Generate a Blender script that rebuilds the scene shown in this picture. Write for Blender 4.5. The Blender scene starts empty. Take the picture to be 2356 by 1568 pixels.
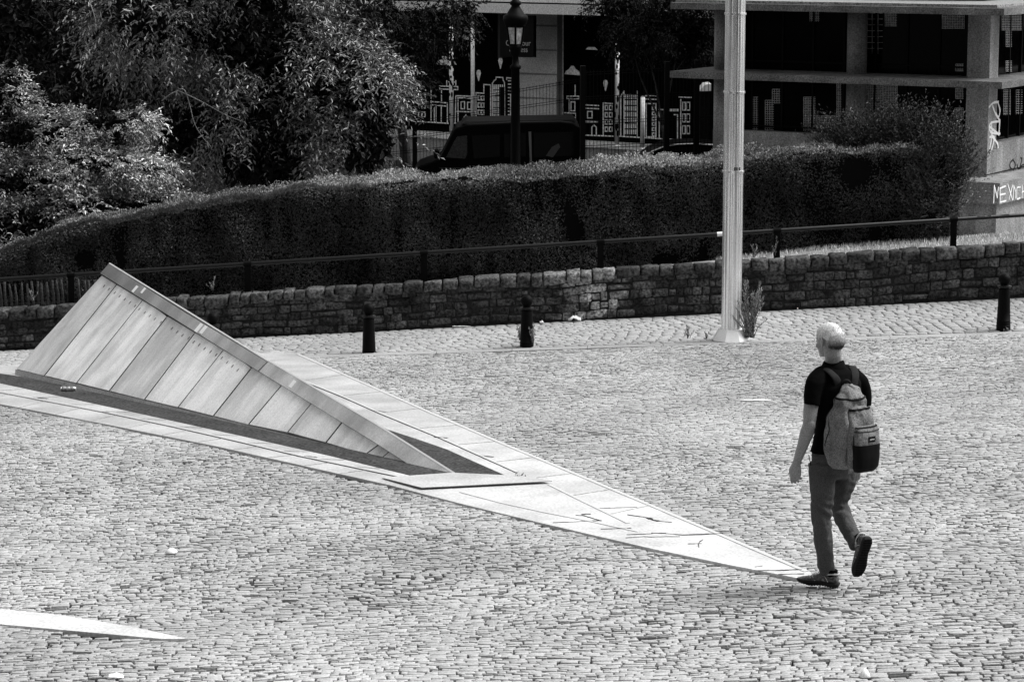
import bpy, math, random
import numpy as np
from mathutils import Vector, Matrix, noise as mnoise
random.seed(7)
RNG = np.random.default_rng(11)
PI = math.pi
SC = bpy.context.scene

# ------------------------------------------------------------ camera
F = 6126.0                     # focal length in the units of a 2356 x 1568 view of the place
CX, CY = 1178.0, 784.0
HC = 4.45                      # eye height over the walker's feet
PITCH = math.atan2(972.0, F)
cam = bpy.data.cameras.new("camera")
cam.sensor_width = 36.0
cam.lens = 36.0 * F / 2356.0
cam.clip_start = 0.5
cam.clip_end = 2000.0
camo = bpy.data.objects.new("camera", cam)
SC.collection.objects.link(camo)
camo.location = (0, 0, HC)
camo.rotation_euler = (PI / 2 - PITCH, 0, 0)
SC.camera = camo

# ------------------------------------------------------------ world and sun
SUN_EL, SUN_AZ = math.radians(54), math.radians(80)   # azimuth clockwise from +Y: ahead and to the right
w = bpy.data.worlds.new("World")
SC.world = w
w.use_nodes = True
nt = w.node_tree
bg = nt.nodes["Background"]
sky = nt.nodes.new("ShaderNodeTexSky")
sky.sky_type = 'NISHITA'
sky.sun_disc = False
sky.sun_elevation = SUN_EL
sky.sun_rotation = SUN_AZ
sky.air_density = 1.0
sky.dust_density = 3.0
bwn = nt.nodes.new("ShaderNodeRGBToBW")
nt.links.new(sky.outputs[0], bwn.inputs[0])
nt.links.new(bwn.outputs[0], bg.inputs[0])
bg.inputs[1].default_value = 0.15
sl = bpy.data.lights.new("sun", 'SUN')
sl.energy = 1.5
sl.angle = math.radians(26)
sl.color = (1, 1, 1)
so = bpy.data.objects.new("sun", sl)
SC.collection.objects.link(so)
sd = Vector((math.cos(SUN_EL) * math.sin(SUN_AZ), math.cos(SUN_EL) * math.cos(SUN_AZ), math.sin(SUN_EL)))
so.rotation_euler = sd.to_track_quat('Z', 'Y').to_euler()
so.location = (20, 30, 40)
SC.view_settings.view_transform = 'Standard'
SC.view_settings.look = 'None'
SC.view_settings.exposure = 0.86
SC.view_settings.gamma = 1.0
SC.view_settings.use_curve_mapping = False

# ------------------------------------------------------------ geometry helpers
CAM = np.array((0, 0, HC), float)
cp, sp = math.cos(PITCH), math.sin(PITCH)
def ray(x, y):
    u = (x - CX) / F; v = -(y - CY) / F
    return np.array((u, cp + v * sp, -sp + v * cp))
def U(x, y, Y):
    "point seen at (x, y) that lies Y metres ahead"
    d = ray(x, y)
    return CAM + d * (Y / d[1])
def RP(x, y, p0, n):
    d = ray(x, y)
    return CAM + d * (np.dot(np.asarray(p0) - CAM, n) / np.dot(d, n))
def V(*a): return np.array(a, float)
def nrm(a):
    a = np.asarray(a, float); return a / np.linalg.norm(a)

def mesh_np(verts, faces, smooth=False):
    "verts (n,3) array, faces list/array (m,k) or list of lists"
    me = bpy.data.meshes.new("m")
    verts = np.asarray(verts, np.float32)
    if isinstance(faces, np.ndarray):
        m, k = faces.shape
        me.vertices.add(len(verts)); me.vertices.foreach_set("co", verts.ravel())
        me.loops.add(m * k); me.loops.foreach_set("vertex_index", faces.astype(np.int32).ravel())
        me.polygons.add(m)
        me.polygons.foreach_set("loop_start", np.arange(0, m * k, k, dtype=np.int32))
        me.polygons.foreach_set("loop_total", np.full(m, k, np.int32))
        me.update(calc_edges=True); me.validate()
    else:
        me.from_pydata([tuple(map(float, v)) for v in verts], [], [tuple(int(i) for i in f) for f in faces])
        me.update()
    if smooth:
        me.polygons.foreach_set("use_smooth", np.ones(len(me.polygons), bool))
    return me

def attr(me, name, vals):
    a = me.attributes.new(name, 'FLOAT', 'POINT')
    a.data.foreach_set("value", np.asarray(vals, np.float32))

def link(name, me, mat, parent=None, smooth=None):
    o = bpy.data.objects.new(name, me)
    me.name = name
    SC.collection.objects.link(o)
    for m in (mat if isinstance(mat, (list, tuple)) else [mat]):
        me.materials.append(m)
    if parent: o.parent = parent; o.matrix_parent_inverse = parent.matrix_world.inverted() if False else Matrix.Translation(-Vector(parent.location))
    if smooth is not None:
        me.polygons.foreach_set("use_smooth", np.full(len(me.polygons), smooth, bool))
    return o

def tag(o, label, cat=None, group=None, kind=None):
    if label: o["label"] = label
    if cat: o["category"] = cat
    if group: o["group"] = group
    if kind: o["kind"] = kind
    return o
def thing(name, loc, label, cat, group=None):
    o = bpy.data.objects.new(name, None)
    o.empty_display_size = 0.2
    SC.collection.objects.link(o)
    o.location = tuple(float(v) for v in loc)
    return tag(o, label, cat, group)
def struct(name, me, mat, **k):
    o = link(name, me, mat, **k); o["kind"] = "structure"; return o

class MB:
    "collects shapes into one mesh"
    def __init__(s): s.v = []; s.f = []; s.mi = []; s.m = 0
    def add(s, vs, fs):
        n = len(s.v)
        s.v += [tuple(map(float, v)) for v in vs]
        for f in fs:
            s.f.append([n + int(i) for i in f]); s.mi.append(s.m)
        return s
    def quad(s, a, b, c, d): return s.add([a, b, c, d], [(0, 1, 2, 3)])
    def box8(s, p):
        "p: 4 bottom then 4 top"
        return s.add(p, [(3, 2, 1, 0), (4, 5, 6, 7), (0, 1, 5, 4), (1, 2, 6, 5), (2, 3, 7, 6), (3, 0, 4, 7)])
    def box(s, c, ax, ay, az):
        "centre and three half-axis vectors"
        c, ax, ay, az = map(np.asarray, (c, ax, ay, az))
        b = [c - ax - ay, c + ax - ay, c + ax + ay, c - ax + ay]
        return s.box8([p - az for p in b] + [p + az for p in b])
    def prism(s, poly, ext):
        "poly: 3-D loop, ext: offset vector"
        n = len(poly); poly = [np.asarray(p, float) for p in poly]; ext = np.asarray(ext, float)
        return s.add(poly + [p + ext for p in poly],
                     [list(range(n))[::-1], list(range(n, 2 * n))] + [(i, (i + 1) % n, (i + 1) % n + n, i + n) for i in range(n)])
    def tube(s, pts, r, seg=8, ratio=1.0, ref=None, cap=True):
        pts = [np.asarray(p, float) for p in pts]
        rs = r if isinstance(r, (list, tuple, np.ndarray)) else [r] * len(pts)
        rt = ratio if isinstance(ratio, (list, tuple, np.ndarray)) else [ratio] * len(pts)
        n0 = len(s.v); a = None
        for i, p in enumerate(pts):
            t = pts[min(i + 1, len(pts) - 1)] - pts[max(i - 1, 0)]
            t = t / (np.linalg.norm(t) + 1e-12)
            if ref is not None: a = np.asarray(ref, float) - np.dot(ref, t) * t
            elif a is None:
                a = np.cross(t, (0, 0, 1)) if abs(t[2]) < .9 else np.cross(t, (0, 1, 0))
            else: a = a - np.dot(a, t) * t
            a = a / (np.linalg.norm(a) + 1e-12)
            b = np.cross(t, a)
            for k in range(seg):
                w_ = 2 * PI * k / seg
                s.v.append(tuple(p + a * math.cos(w_) * rs[i] + b * math.sin(w_) * rs[i] * rt[i]))
        for i in range(len(pts) - 1):
            for k in range(seg):
                q = n0 + i * seg; k2 = (k + 1) % seg
                s.f.append([q + k, q + k2, q + seg + k2, q + seg + k]); s.mi.append(s.m)
        if cap:
            s.f.append([n0 + k for k in range(seg)][::-1]); s.mi.append(s.m)
            e = n0 + (len(pts) - 1) * seg
            s.f.append([e + k for k in range(seg)]); s.mi.append(s.m)
        return s
    def lathe(s, c, prof, seg=20, axis=None):
        "prof: (radius, height)"
        c = np.asarray(c, float)
        return s.tube([c + V(0, 0, h) for _, h in prof], [max(r, 1e-4) for r, _ in prof], seg, ref=V(1, 0, 0))
    def ell(s, c, ax, ay, az, nu=14, nv=9):
        c, ax, ay, az = map(lambda q: np.asarray(q, float), (c, ax, ay, az))
        n0 = len(s.v)
        for j in range(nv + 1):
            th = PI * j / nv
            for i in range(nu):
                ph = 2 * PI * i / nu
                s.v.append(tuple(c + ax * math.sin(th) * math.cos(ph) + ay * math.sin(th) * math.sin(ph) + az * math.cos(th)))
        for j in range(nv):
            for i in range(nu):
                i2 = (i + 1) % nu
                s.f.append([n0 + j * nu + i, n0 + (j + 1) * nu + i, n0 + (j + 1) * nu + i2, n0 + j * nu + i2]); s.mi.append(s.m)
        return s
    def mesh(s, smooth=False):
        me = mesh_np(np.array(s.v), s.f, smooth)
        if any(s.mi): me.polygons.foreach_set("material_index", s.mi)
        return me
    def build(s, name, mat, parent=None, smooth=False):
        return link(name, s.mesh(smooth), mat, parent)

def smooth_path(pts, n=6):
    pts = [np.asarray(p, float) for p in pts]
    out = []
    for i in range(len(pts) - 1):
        p0 = pts[max(i - 1, 0)]; p1 = pts[i]; p2 = pts[i + 1]; p3 = pts[min(i + 2, len(pts) - 1)]
        for k in range(n):
            t = k / n
            out.append(.5 * (2 * p1 + (p2 - p0) * t + (2 * p0 - 5 * p1 + 4 * p2 - p3) * t * t + (3 * p1 - p0 - 3 * p2 + p3) * t ** 3))
    out.append(pts[-1])
    return out

def evaluated(o):
    dg = bpy.context.evaluated_depsgraph_get(); dg.update()
    me = bpy.data.meshes.new_from_object(o.evaluated_get(dg))
    return me
def fuse(mb, voxel, sm=4, fac=.5):
    "one continuous skin over the overlapping shapes of mb"
    me = mb.mesh()
    o = bpy.data.objects.new("tmp", me); SC.collection.objects.link(o)
    md = o.modifiers.new("r", 'REMESH'); md.mode = 'VOXEL'; md.voxel_size = voxel
    ms = o.modifiers.new("s", 'SMOOTH'); ms.iterations = sm; ms.factor = fac
    out = evaluated(o)
    bpy.data.objects.remove(o); bpy.data.meshes.remove(me)
    out.polygons.foreach_set("use_smooth", np.ones(len(out.polygons), bool))
    out.materials.clear()
    return out
def coords(me):
    a = np.empty(len(me.vertices) * 3, np.float32); me.vertices.foreach_get("co", a); return a.reshape(-1, 3)
def normals(me):
    a = np.empty(len(me.vertices) * 3, np.float32); me.vertices.foreach_get("normal", a); return a.reshape(-1, 3)

# smooth value noise for numpy arrays
_T = RNG.random((64, 64))
def vn(x, y, s=1.0, o=0.0):
    x = np.asarray(x) * s + o + 100; y = np.asarray(y) * s + o * 1.7 + 100
    xi = np.floor(x).astype(int); yi = np.floor(y).astype(int)
    fx = x - xi; fy = y - yi
    fx = fx * fx * (3 - 2 * fx); fy = fy * fy * (3 - 2 * fy)
    g = lambda a, b: _T[a % 64, b % 64]
    return (g(xi, yi) * (1 - fx) + g(xi + 1, yi) * fx) * (1 - fy) + (g(xi, yi + 1) * (1 - fx) + g(xi + 1, yi + 1) * fx) * fy

# ------------------------------------------------------------ materials (the picture is black and white, so every colour is a grey)
def mat(name, v, rough=.8, spec=.3, metal=0, fine=0, fscale=60, big=0, bscale=1.5, tone=0, bump=0, bumpscale=80,
        streak=None, trans=0, coat=0, bumpdist=.01):
    m = bpy.data.materials.new(name); m.use_nodes = True
    n = m.node_tree; b = n.nodes["Principled BSDF"]
    b.inputs["Roughness"].default_value = rough
    b.inputs["Metallic"].default_value = metal
    b.inputs["Specular IOR Level"].default_value = spec
    if coat: b.inputs["Coat Weight"].default_value = coat
    if trans: b.inputs["Transmission Weight"].default_value = trans
    tc = n.nodes.new("ShaderNodeTexCoord")
    val = n.nodes.new("ShaderNodeValue"); val.outputs[0].default_value = v
    cur = val.outputs[0]
    def mul(sock):
        nonlocal cur
        k = n.nodes.new("ShaderNodeMath"); k.operation = 'MULTIPLY'
        n.links.new(cur, k.inputs[0]); n.links.new(sock, k.inputs[1]); cur = k.outputs[0]
    def noise_fac(scale, amp, detail=2, mapping=None, lo=.3, hi=.7):
        t = n.nodes.new("ShaderNodeTexNoise"); t.inputs["Scale"].default_value = scale; t.inputs["Detail"].default_value = detail
        src = tc.outputs["Object"]
        if mapping:
            mp = n.nodes.new("ShaderNodeMapping"); mp.vector_type = 'TEXTURE' if False else 'POINT'
            mp.inputs["Rotation"].default_value = mapping[0]; mp.inputs["Scale"].default_value = mapping[1]
            n.links.new(src, mp.inputs[0]); src = mp.outputs[0]
        n.links.new(src, t.inputs["Vector"])
        r = n.nodes.new("ShaderNodeMapRange")
        r.inputs[1].default_value = lo; r.inputs[2].default_value = hi
        r.inputs[3].default_value = 1 - amp; r.inputs[4].default_value = 1 + amp
        n.links.new(t.outputs[0], r.inputs[0]); return r.outputs[0]
    if fine: mul(noise_fac(fscale, fine))
    if big: mul(noise_fac(bscale, big, 4))
    if streak:
        for (amp, rot, scl) in streak: mul(noise_fac(1.0, amp, 3, (rot, scl)))
    if tone:
        a = n.nodes.new("ShaderNodeAttribute"); a.attribute_name = "tone"; mul(a.outputs["Fac"])
    comb = n.nodes.new("ShaderNodeCombineColor")
    for i in range(3): n.links.new(cur, comb.inputs[i])
    n.links.new(comb.outputs[0], b.inputs["Base Color"])
    if bump:
        t = n.nodes.new("ShaderNodeTexNoise"); t.inputs["Scale"].default_value = bumpscale; t.inputs["Detail"].default_value = 3
        n.links.new(tc.outputs["Object"], t.inputs["Vector"])
        bp = n.nodes.new("ShaderNodeBump"); bp.inputs["Strength"].default_value = bump; bp.inputs["Distance"].default_value = bumpdist
        n.links.new(t.outputs[0], bp.inputs["Height"]); n.links.new(bp.outputs[0], b.inputs["Normal"])
    return m

M = {}
M['sett'] = mat('grey granite setts', .385, .75, .3, fine=.22, fscale=70, big=.18, bscale=.45, tone=1, bump=.6, bumpscale=60)
M['joint'] = mat('dark sand in the joints', .03, .95, .1, fine=.5, fscale=40)
M['psett'] = mat('pale pavement setts', .33, .8, .3, fine=.3, fscale=70, big=.14, bscale=.6, tone=1, bump=.4, bumpscale=60)
M['pjoint'] = mat('pavement joint grit', .2, .95, .1, fine=.5, fscale=40)
M['slab'] = mat('white limestone paving', .42, .7, .3, fine=.2, fscale=45, big=.22, bscale=1.6, tone=1)
M['kerb'] = mat('pale kerb stone', .34, .8, .3, fine=.2, fscale=60, big=.1)
M['crack'] = mat('open joint', .045, .95, .1, fine=.4)
M['groove'] = mat('polished groove edge', .55, .5, .4)
M['pit'] = mat('dark asphalt strip', .05, .95, .1, fine=.8, fscale=34, big=.25, bscale=2)
M['wall'] = mat('dark sandstone', .05, .9, .2, fine=.85, fscale=26, big=.6, bscale=4, tone=1, bump=1, bumpscale=24, bumpdist=.035)
M['mortar'] = mat('sooty mortar', .02, .95, .1, fine=.5, fscale=20)
M['coping'] = mat('weathered coping stone', .066, .9, .2, fine=.8, fscale=26, big=.5, bscale=4, tone=1, bump=1, bumpscale=30, bumpdist=.02)
M['lime'] = mat('lime render patch', .20, .9, .2, fine=.5, fscale=30, big=.75, bscale=5, bump=1, bumpscale=25)
M['iron'] = mat('black painted iron', .003, .55, .06, fine=.4, fscale=60)
M['rail'] = mat('worn black rail', .008, .4, .3, fine=.5, fscale=60)
M['chip'] = mat('bare chipped paint', .75, .7, .3)
M['timber'] = mat('weathered grey pickets', .05, .9, .2, fine=.6, fscale=40)
M['hedge'] = mat('clipped hedge leaves', .041, .7, .18, tone=1)
M['hedgecore'] = mat('hedge shade', .006, 1, 0)
M['leaf'] = mat('glossy tree leaves', .20, .33, .7, tone=1)
M['leafdark'] = mat('dark tree leaves', .02, .7, .12, tone=1)
M['leafpale'] = mat('pale shrub leaves', .44, .38, .6, tone=1)
M['bark'] = mat('tree bark', .05, .9, .2, fine=.4, fscale=30)
M['twig'] = mat('pale twig bark', .2, .8, .3, fine=.3, fscale=30)
M['grass'] = mat('dry grass blades', .5, .8, .2, tone=1)
M['soil'] = mat('grassy soil', .26, .95, .1, fine=.5, fscale=25)
M['bush'] = mat('untrimmed shoots', .085, .6, .25, tone=1)
M['weed'] = mat('weed leaves', .26, .7, .3, tone=1)
M['conc'] = mat('exposed concrete', .23, .9, .2, fine=.45, fscale=40, big=.3, bscale=1.5, streak=[(.25, (0, 0, 0), (5, 5, .6))], bump=.5, bumpscale=50)
M['concd'] = mat('plinth and side shade concrete', .20, .9, .2, fine=.4, fscale=45, big=.15, bscale=1.5)  # plinth grey; also serves as painted shade on the clad column's side
M['glass'] = mat('dark window glass', .002, .1, .07)
M['frame'] = mat('black window frame', .003, .6, .1)
M['glassrefl'] = mat('grey window grille', .42, .7, .3, fine=.5, fscale=30)  # pale grey for grid reflections painted on the pavilion glass
M['gravel'] = mat('roof gravel', .25, .95, .2, fine=.7, fscale=30)
M['spray'] = mat('white spray paint', .8, .7, .3, fine=.12, fscale=30)
M['sprayb'] = mat('black spray paint', .01, .7, .3)
M['facade'] = mat('black facade panels', .0015, .8, .02, fine=.3, fscale=10)
M['mural'] = mat('white printed lines', .85, .7, .3, fine=.35, fscale=20)
M['clad'] = mat('pale cladding', .46, .7, .3, fine=.3, fscale=30, big=.08)
M['fascia'] = mat('light metal fascia', .72, .6, .3, fine=.25, fscale=30)
M['plinth'] = mat('grey render plinth', .30, .9, .2, fine=.3, fscale=30)
M['band'] = mat('white ledge', .8, .8, .2, fine=.3, fscale=20)
M['whitepole'] = mat('white painted post', .85, .6, .3, fine=.2, fscale=20)
M['van'] = mat('black van paint', .0015, .4, .04)
M['vanroof'] = mat('dusty van roof', .006, .8, .05, fine=.4, fscale=20)
M['vanglass'] = mat('tinted van glass', .002, .1, .06)
M['chrome'] = mat('bright trim', .7, .3, .5, metal=.6)
M['lampglass'] = mat('frosted lantern glass', .5, .4, .5, fine=.4, fscale=20)
M['steel'] = mat('fluted steel', .88, .22, .5, metal=.8, fine=.12, fscale=60, streak=[(.6, (0, 0, 0), (26, 26, .10)), (.12, (0, 0, 0), (14, 14, 2.5))])  # vertical streaks paint reflected light and dark bands into the colour
M['steelbase'] = mat('plain steel collar', .9, .5, .5, metal=.3, fine=.05)
M['asphalt'] = mat('street asphalt', .05, .9, .2, fine=.3)
M['ground'] = mat('town ground', .12, .95, .1, fine=.3, fscale=3)
M['litter'] = mat('white paper', .85, .7, .3)
M['can'] = mat('crushed drink can', .5, .3, .5, metal=.8, big=.7, bscale=40)
M['skin'] = mat('skin', .27, .55, .35, fine=.3, fscale=160, bump=.3, bumpscale=200, bumpdist=.002)
M['hair'] = mat('short white hair', .72, .8, .2, fine=.25, fscale=130, tone=1, bump=.8, bumpscale=150, bumpdist=.004)
M['polo'] = mat('black cotton polo', .003, .9, .04, fine=.3, fscale=120)
M['strapm'] = mat('dark strap webbing', .02, .9, .1, fine=.4, fscale=200)
M['trouser'] = mat('charcoal trousers', .07, .9, .15, fine=.35, fscale=170, big=.2, bscale=5, bump=.8, bumpscale=16, bumpdist=.03)
M['pack'] = mat('heather grey canvas', .17, .9, .15, fine=.5, fscale=130, big=.35, bscale=9, bump=.9, bumpscale=28, bumpdist=.012)
M['packd'] = mat('black leather pack base', .003, .6, .1, fine=.3, fscale=60)
M['shoe'] = mat('grey running shoe mesh', .085, .7, .3, fine=.7, fscale=70)
M['shoel'] = mat('light shoe trim', .5, .6, .3, fine=.3, fscale=60)
M['sole'] = mat('black rubber sole', .009, .8, .3, fine=.6, fscale=60)
def streaky(name, v, lo, dark=.62, sc=(9, 1.1)):
    m = mat(name, v, .65, .3, fine=.16, fscale=60, tone=1)
    n = m.node_tree; b = n.nodes["Principled BSDF"]
    comb = b.inputs["Base Color"].links[0].from_node; src = comb.inputs[0].links[0].from_socket
    au = n.nodes.new("ShaderNodeAttribute"); au.attribute_name = "su"; av = n.nodes.new("ShaderNodeAttribute"); av.attribute_name = "sv"
    cur = src
    for (a_, b_, lo_, hi_, mn) in ((sc[0], sc[1], .42, .62, dark), (24, 6, .35, .7, .90), (1.6, 1.3, .4, .62, .74)):
        cx = n.nodes.new("ShaderNodeCombineXYZ")
        for k, (at, f) in enumerate(((av, a_), (au, b_))):
            q = n.nodes.new("ShaderNodeMath"); q.operation = 'MULTIPLY'; q.inputs[1].default_value = f
            n.links.new(at.outputs["Fac"], q.inputs[0]); n.links.new(q.outputs[0], cx.inputs[k])
        t = n.nodes.new("ShaderNodeTexNoise"); t.inputs["Scale"].default_value = 1; t.inputs["Detail"].default_value = 4
        n.links.new(cx.outputs[0], t.inputs["Vector"])
        r_ = n.nodes.new("ShaderNodeMapRange"); r_.inputs[1].default_value = lo_; r_.inputs[2].default_value = hi_; r_.inputs[3].default_value = 1; r_.inputs[4].default_value = mn
        n.links.new(t.outputs[0], r_.inputs[0])
        q = n.nodes.new("ShaderNodeMath"); q.operation = 'MULTIPLY'; n.links.new(cur, q.inputs[0]); n.links.new(r_.outputs[0], q.inputs[1]); cur = q.outputs[0]
    for i in range(3): n.links.new(cur, comb.inputs[i])
    return m
M['panelA'] = streaky('pale stone cladding', .93, 0, .80, (5, .9))
M['coping2'] = streaky('grey stone fascia', .50, 0, .70, (1.8, 1.0))
M['bright'] = mat('sawn white edge', .85, .5, .4)

# ------------------------------------------------------------ ground planes
def fitplane(a, b, c):
    n = nrm(np.cross(b - a, c - a))
    return (a, n if n[2] > 0 else -n)
YP, YK, YW = 17.2, 34.9, 37.3
PL = fitplane(U(700, 818, YK), U(2356, 762, YK), U(1885, 1352, YP))
def G(x, y): return RP(x, y, PL[0], PL[1])          # point of the plaza
def zpl(x, y):
    p0, n = PL
    return p0[2] - ((x - p0[0]) * n[0] + (y - p0[1]) * n[1]) / n[2]
def onpl(x, y, h=0): return np.stack([x, y, zpl(x, y) + h], -1)
# kerb line: depth YK ; wall foot line: depth YW
def wallbase(X):
    a, b = U(0, 806, YW), U(2356, 683, YW)
    return a[2] + (X - a[0]) / (b[0] - a[0]) * (b[2] - a[2])
def walltop(X):
    a, b = U(0, 714, YW), U(2356, 559, YW)
    return a[2] + (X - a[0]) / (b[0] - a[0]) * (b[2] - a[2])
def kerbz(X): return zpl(X, YK)

def sheet(xs, ys, zf, n=1):
    v = []; f = []
    for y in ys:
        for x in xs: v.append((x, y, zf(x, y)))
    nx = len(xs)
    for j in range(len(ys) - 1):
        for i in range(nx - 1): f.append((j * nx + i, j * nx + i + 1, (j + 1) * nx + i + 1, (j + 1) * nx + i))
    return mesh_np(np.array(v), f)

# base ground reaching the horizon
struct("ground", sheet([-900, 900], [-300, 1500], lambda x, y: -6.0), M['ground'])
struct("plaza_bed", sheet([-26, 26], [3, YK - .16], lambda x, y: zpl(x, y) - .022), M['joint'])

struct("sky_blocker", sheet(list(np.linspace(-70, 70, 9)), [-60, -40, -20, -10, -3, 1.5], lambda x, y: (1.9 if y > -4 else 1.9 + (-3 - y) * .95)), M['hedgecore'])  # unseen slope added behind the camera to block sky light

def in_poly(x, y, poly):
    c = np.zeros(x.shape, bool); n = len(poly)
    for i in range(n):
        x1, y1 = poly[i][:2]; x2, y2 = poly[(i + 1) % n][:2]
        cond = ((y1 > y) != (y2 > y))
        with np.errstate(divide='ignore', invalid='ignore'):
            t = (x2 - x1) * (y - y1) / (y2 - y1 + 1e-12) + x1
        c ^= cond & (x < t)
    return c

KITE = [(-500, 870), (-60, 846), (300, 830), (640, 805), (700, 820), (840, 884), (1000, 955), (1160, 1024), (1330, 1095), (1480, 1158), (1650, 1230), (1870, 1322),
        (1850, 1337), (1680, 1304), (1500, 1266), (1250, 1208), (1060, 1162), (900, 1120), (700, 1075), (500, 1030), (250, 980), (0, 932), (-300, 880), (-500, 880)]
KITE3 = [G(*p) for p in KITE]
STRIPE = [(-420, 1362), (0, 1404), (150, 1420), (300, 1445), (432, 1474), (372, 1474), (240, 1462), (0, 1440), (-420, 1392)]
STRIPE3 = [G(*p) for p in STRIPE]

def setts(x0, x1, y0, y1, pitch, wmean, gap, tofn, seedo, htilt=.05, hvar=.004, dome=.004, depth=.03, warp=.06, jit=.012, keep=None, wvar=.3, tonevar=.16, ny_flip=False, rj=.10, inset=.74, cn=.62, gapf=None, side_shade=1.0, drop=.007, flat=False):
    "rounded cobbles laid in rows of varying width; one mesh. tofn(x, y, h) -> xyz"
    rows = int((y1 - y0) / pitch)
    X = []; Y = []; W = []
    for r in range(rows):
        n = int((x1 - x0) / wmean * 1.1)
        ws = wmean * (1 + wvar * (RNG.random(n) * 2 - 1))
        xs = x0 + np.cumsum(ws) - ws / 2 + RNG.random() * wmean
        k = xs < x1
        X.append(xs[k]); Y.append(np.full(k.sum(), y0 + (r + .5) * pitch)); W.append(ws[k])
    X = np.concatenate(X); Y = np.concatenate(Y); W = np.concatenate(W)
    if keep is not None:
        k = keep(X, Y); X, Y, W = X[k], Y[k], W[k]
    N = len(X)
    gs = gapf(X, Y) if gapf else 1.0
    hw = W / 2 - gap * gs * (.25 + .9 * RNG.random(N) ** 2)
    hh = pitch / 2 - gap * gs * (.10 + 3.2 * RNG.random(N) ** 4)
    X = X + (RNG.random(N) - .5) * jit; Y = Y + (RNG.random(N) - .5) * jit
    rot = (RNG.random(N) - .5) * rj
    # eight points of a rounded rectangle
    c = cn
    ox = np.array([-c, c, 1, 1, c, -c, -1, -1]); oy = np.array([-1, -1, -c, c, 1, 1, c, -c])
    ox = ox[None] * hw[:, None] * (1 + .10 * (RNG.random((N, 8)) - .5)); oy = oy[None] * hh[:, None] * (1 + .18 * (RNG.random((N, 8)) - .5))
    cr, sr = np.cos(rot)[:, None], np.sin(rot)[:, None]
    rx = ox * cr - oy * sr; ry = ox * sr + oy * cr
    tx = (RNG.random(N) - .5) * 2 * htilt; ty = (RNG.random(N) - .5) * 2 * htilt
    h0 = (RNG.random(N) - .5) * 2 * hvar
    def ring(sx, hz):
        px = X[:, None] + rx * sx; py = Y[:, None] + ry * sx
        hz_ = hz + h0[:, None] + tx[:, None] * rx * sx + ty[:, None] * ry * sx
        return px, py, hz_
    P = [ring(1.0, -depth), ring(1.0, -drop), ring(inset, 0.0)]
    px = np.concatenate([p[0] for p in P] + [X[:, None]], 1)
    py = np.concatenate([p[1] for p in P] + [Y[:, None]], 1)
    pz = np.concatenate([np.broadcast_to(p[2], rx.shape) for p in P] + [(dome + h0)[:, None]], 1)
    wx = warp * (vn(px, py, .8, seedo) - .5) * 2 + warp * .5 * (vn(px, py, 2.3, seedo + 9) - .5) * 2
    wy = warp * (vn(px, py, .7, seedo + 31) - .5) * 2 + warp * .5 * (vn(px, py, 2.1, seedo + 17) - .5) * 2
    pz = pz + .012 * (vn(px, py, .9, seedo + 3) - .5)
    co = tofn(px + wx, py + wy, pz)
    nv = 25
    b = (np.arange(N) * nv)[:, None, None]
    fl = []
    for rr in (0, 1):
        for k in range(8):
            k2 = (k + 1) % 8
            fl.append((rr * 8 + k, rr * 8 + k2, rr * 8 + 8 + k2, rr * 8 + 8 + k))
    # top as four quads round the centre
    for k in range(0, 8, 2):
        fl.append((16 + k, 16 + (k + 1) % 8, 16 + (k + 2) % 8, 24))
    fl = np.array(fl)
    if ny_flip: fl = fl[:, ::-1]
    faces = (b + fl[None]).reshape(-1, 4)
    me = mesh_np(co.reshape(-1, 3), faces, not flat)
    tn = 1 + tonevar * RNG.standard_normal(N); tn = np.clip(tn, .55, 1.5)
    ta = np.repeat(tn, nv).reshape(N, nv); ta[:, :8] *= side_shade; attr(me, "tone", ta.ravel())  # lower ring darkened: joint shade, with sand stain, painted into the tone
    return me

kx = [p[0] for p in KITE3]
def keep_plaza(x, y):
    lim = 1.0 + .215 * y                      # a little beyond what the lens takes in
    k = (np.abs(x) < lim) & (y < YK - .26)
    
    for pl in (KITE3, STRIPE3):
        q = in_poly(x, y, pl)
        for dx, dy in ((.07, 0), (-.07, 0), (0, .04), (0, -.04)): q &= in_poly(x + dx, y + dy, pl)
        k &= ~q
    return k
def open_joints(x, y):
    a = .75 + .9 * np.clip(vn(x, y, .55, 77) - .3, 0, 1) * (.5 + vn(x, y, 1.7, 12))
    a = a + .55 * np.clip((y - 27) / 5, 0, 1) * np.clip((x + 4) / 2, 0, 1) + .55 * np.exp(-((x + 3.5) / 2.2) ** 2 - ((y - 24.5) / 2.6) ** 2)
    return a
rot_rows = -.035
def plaza_to(x, y, h):
    return onpl(x, y, h)
struct("plaza", setts(-9.5, 9.5, 13.2, YK - .2, .050, .088, .0085, plaza_to, 3.3, keep=keep_plaza, drop=.0025, flat=True, htilt=.035, hvar=.0034, dome=.0004, warp=.13, jit=.012, wvar=.5, tonevar=.055, rj=.26, inset=.95, cn=.88, gapf=open_joints, side_shade=.15), M['sett'])

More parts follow.
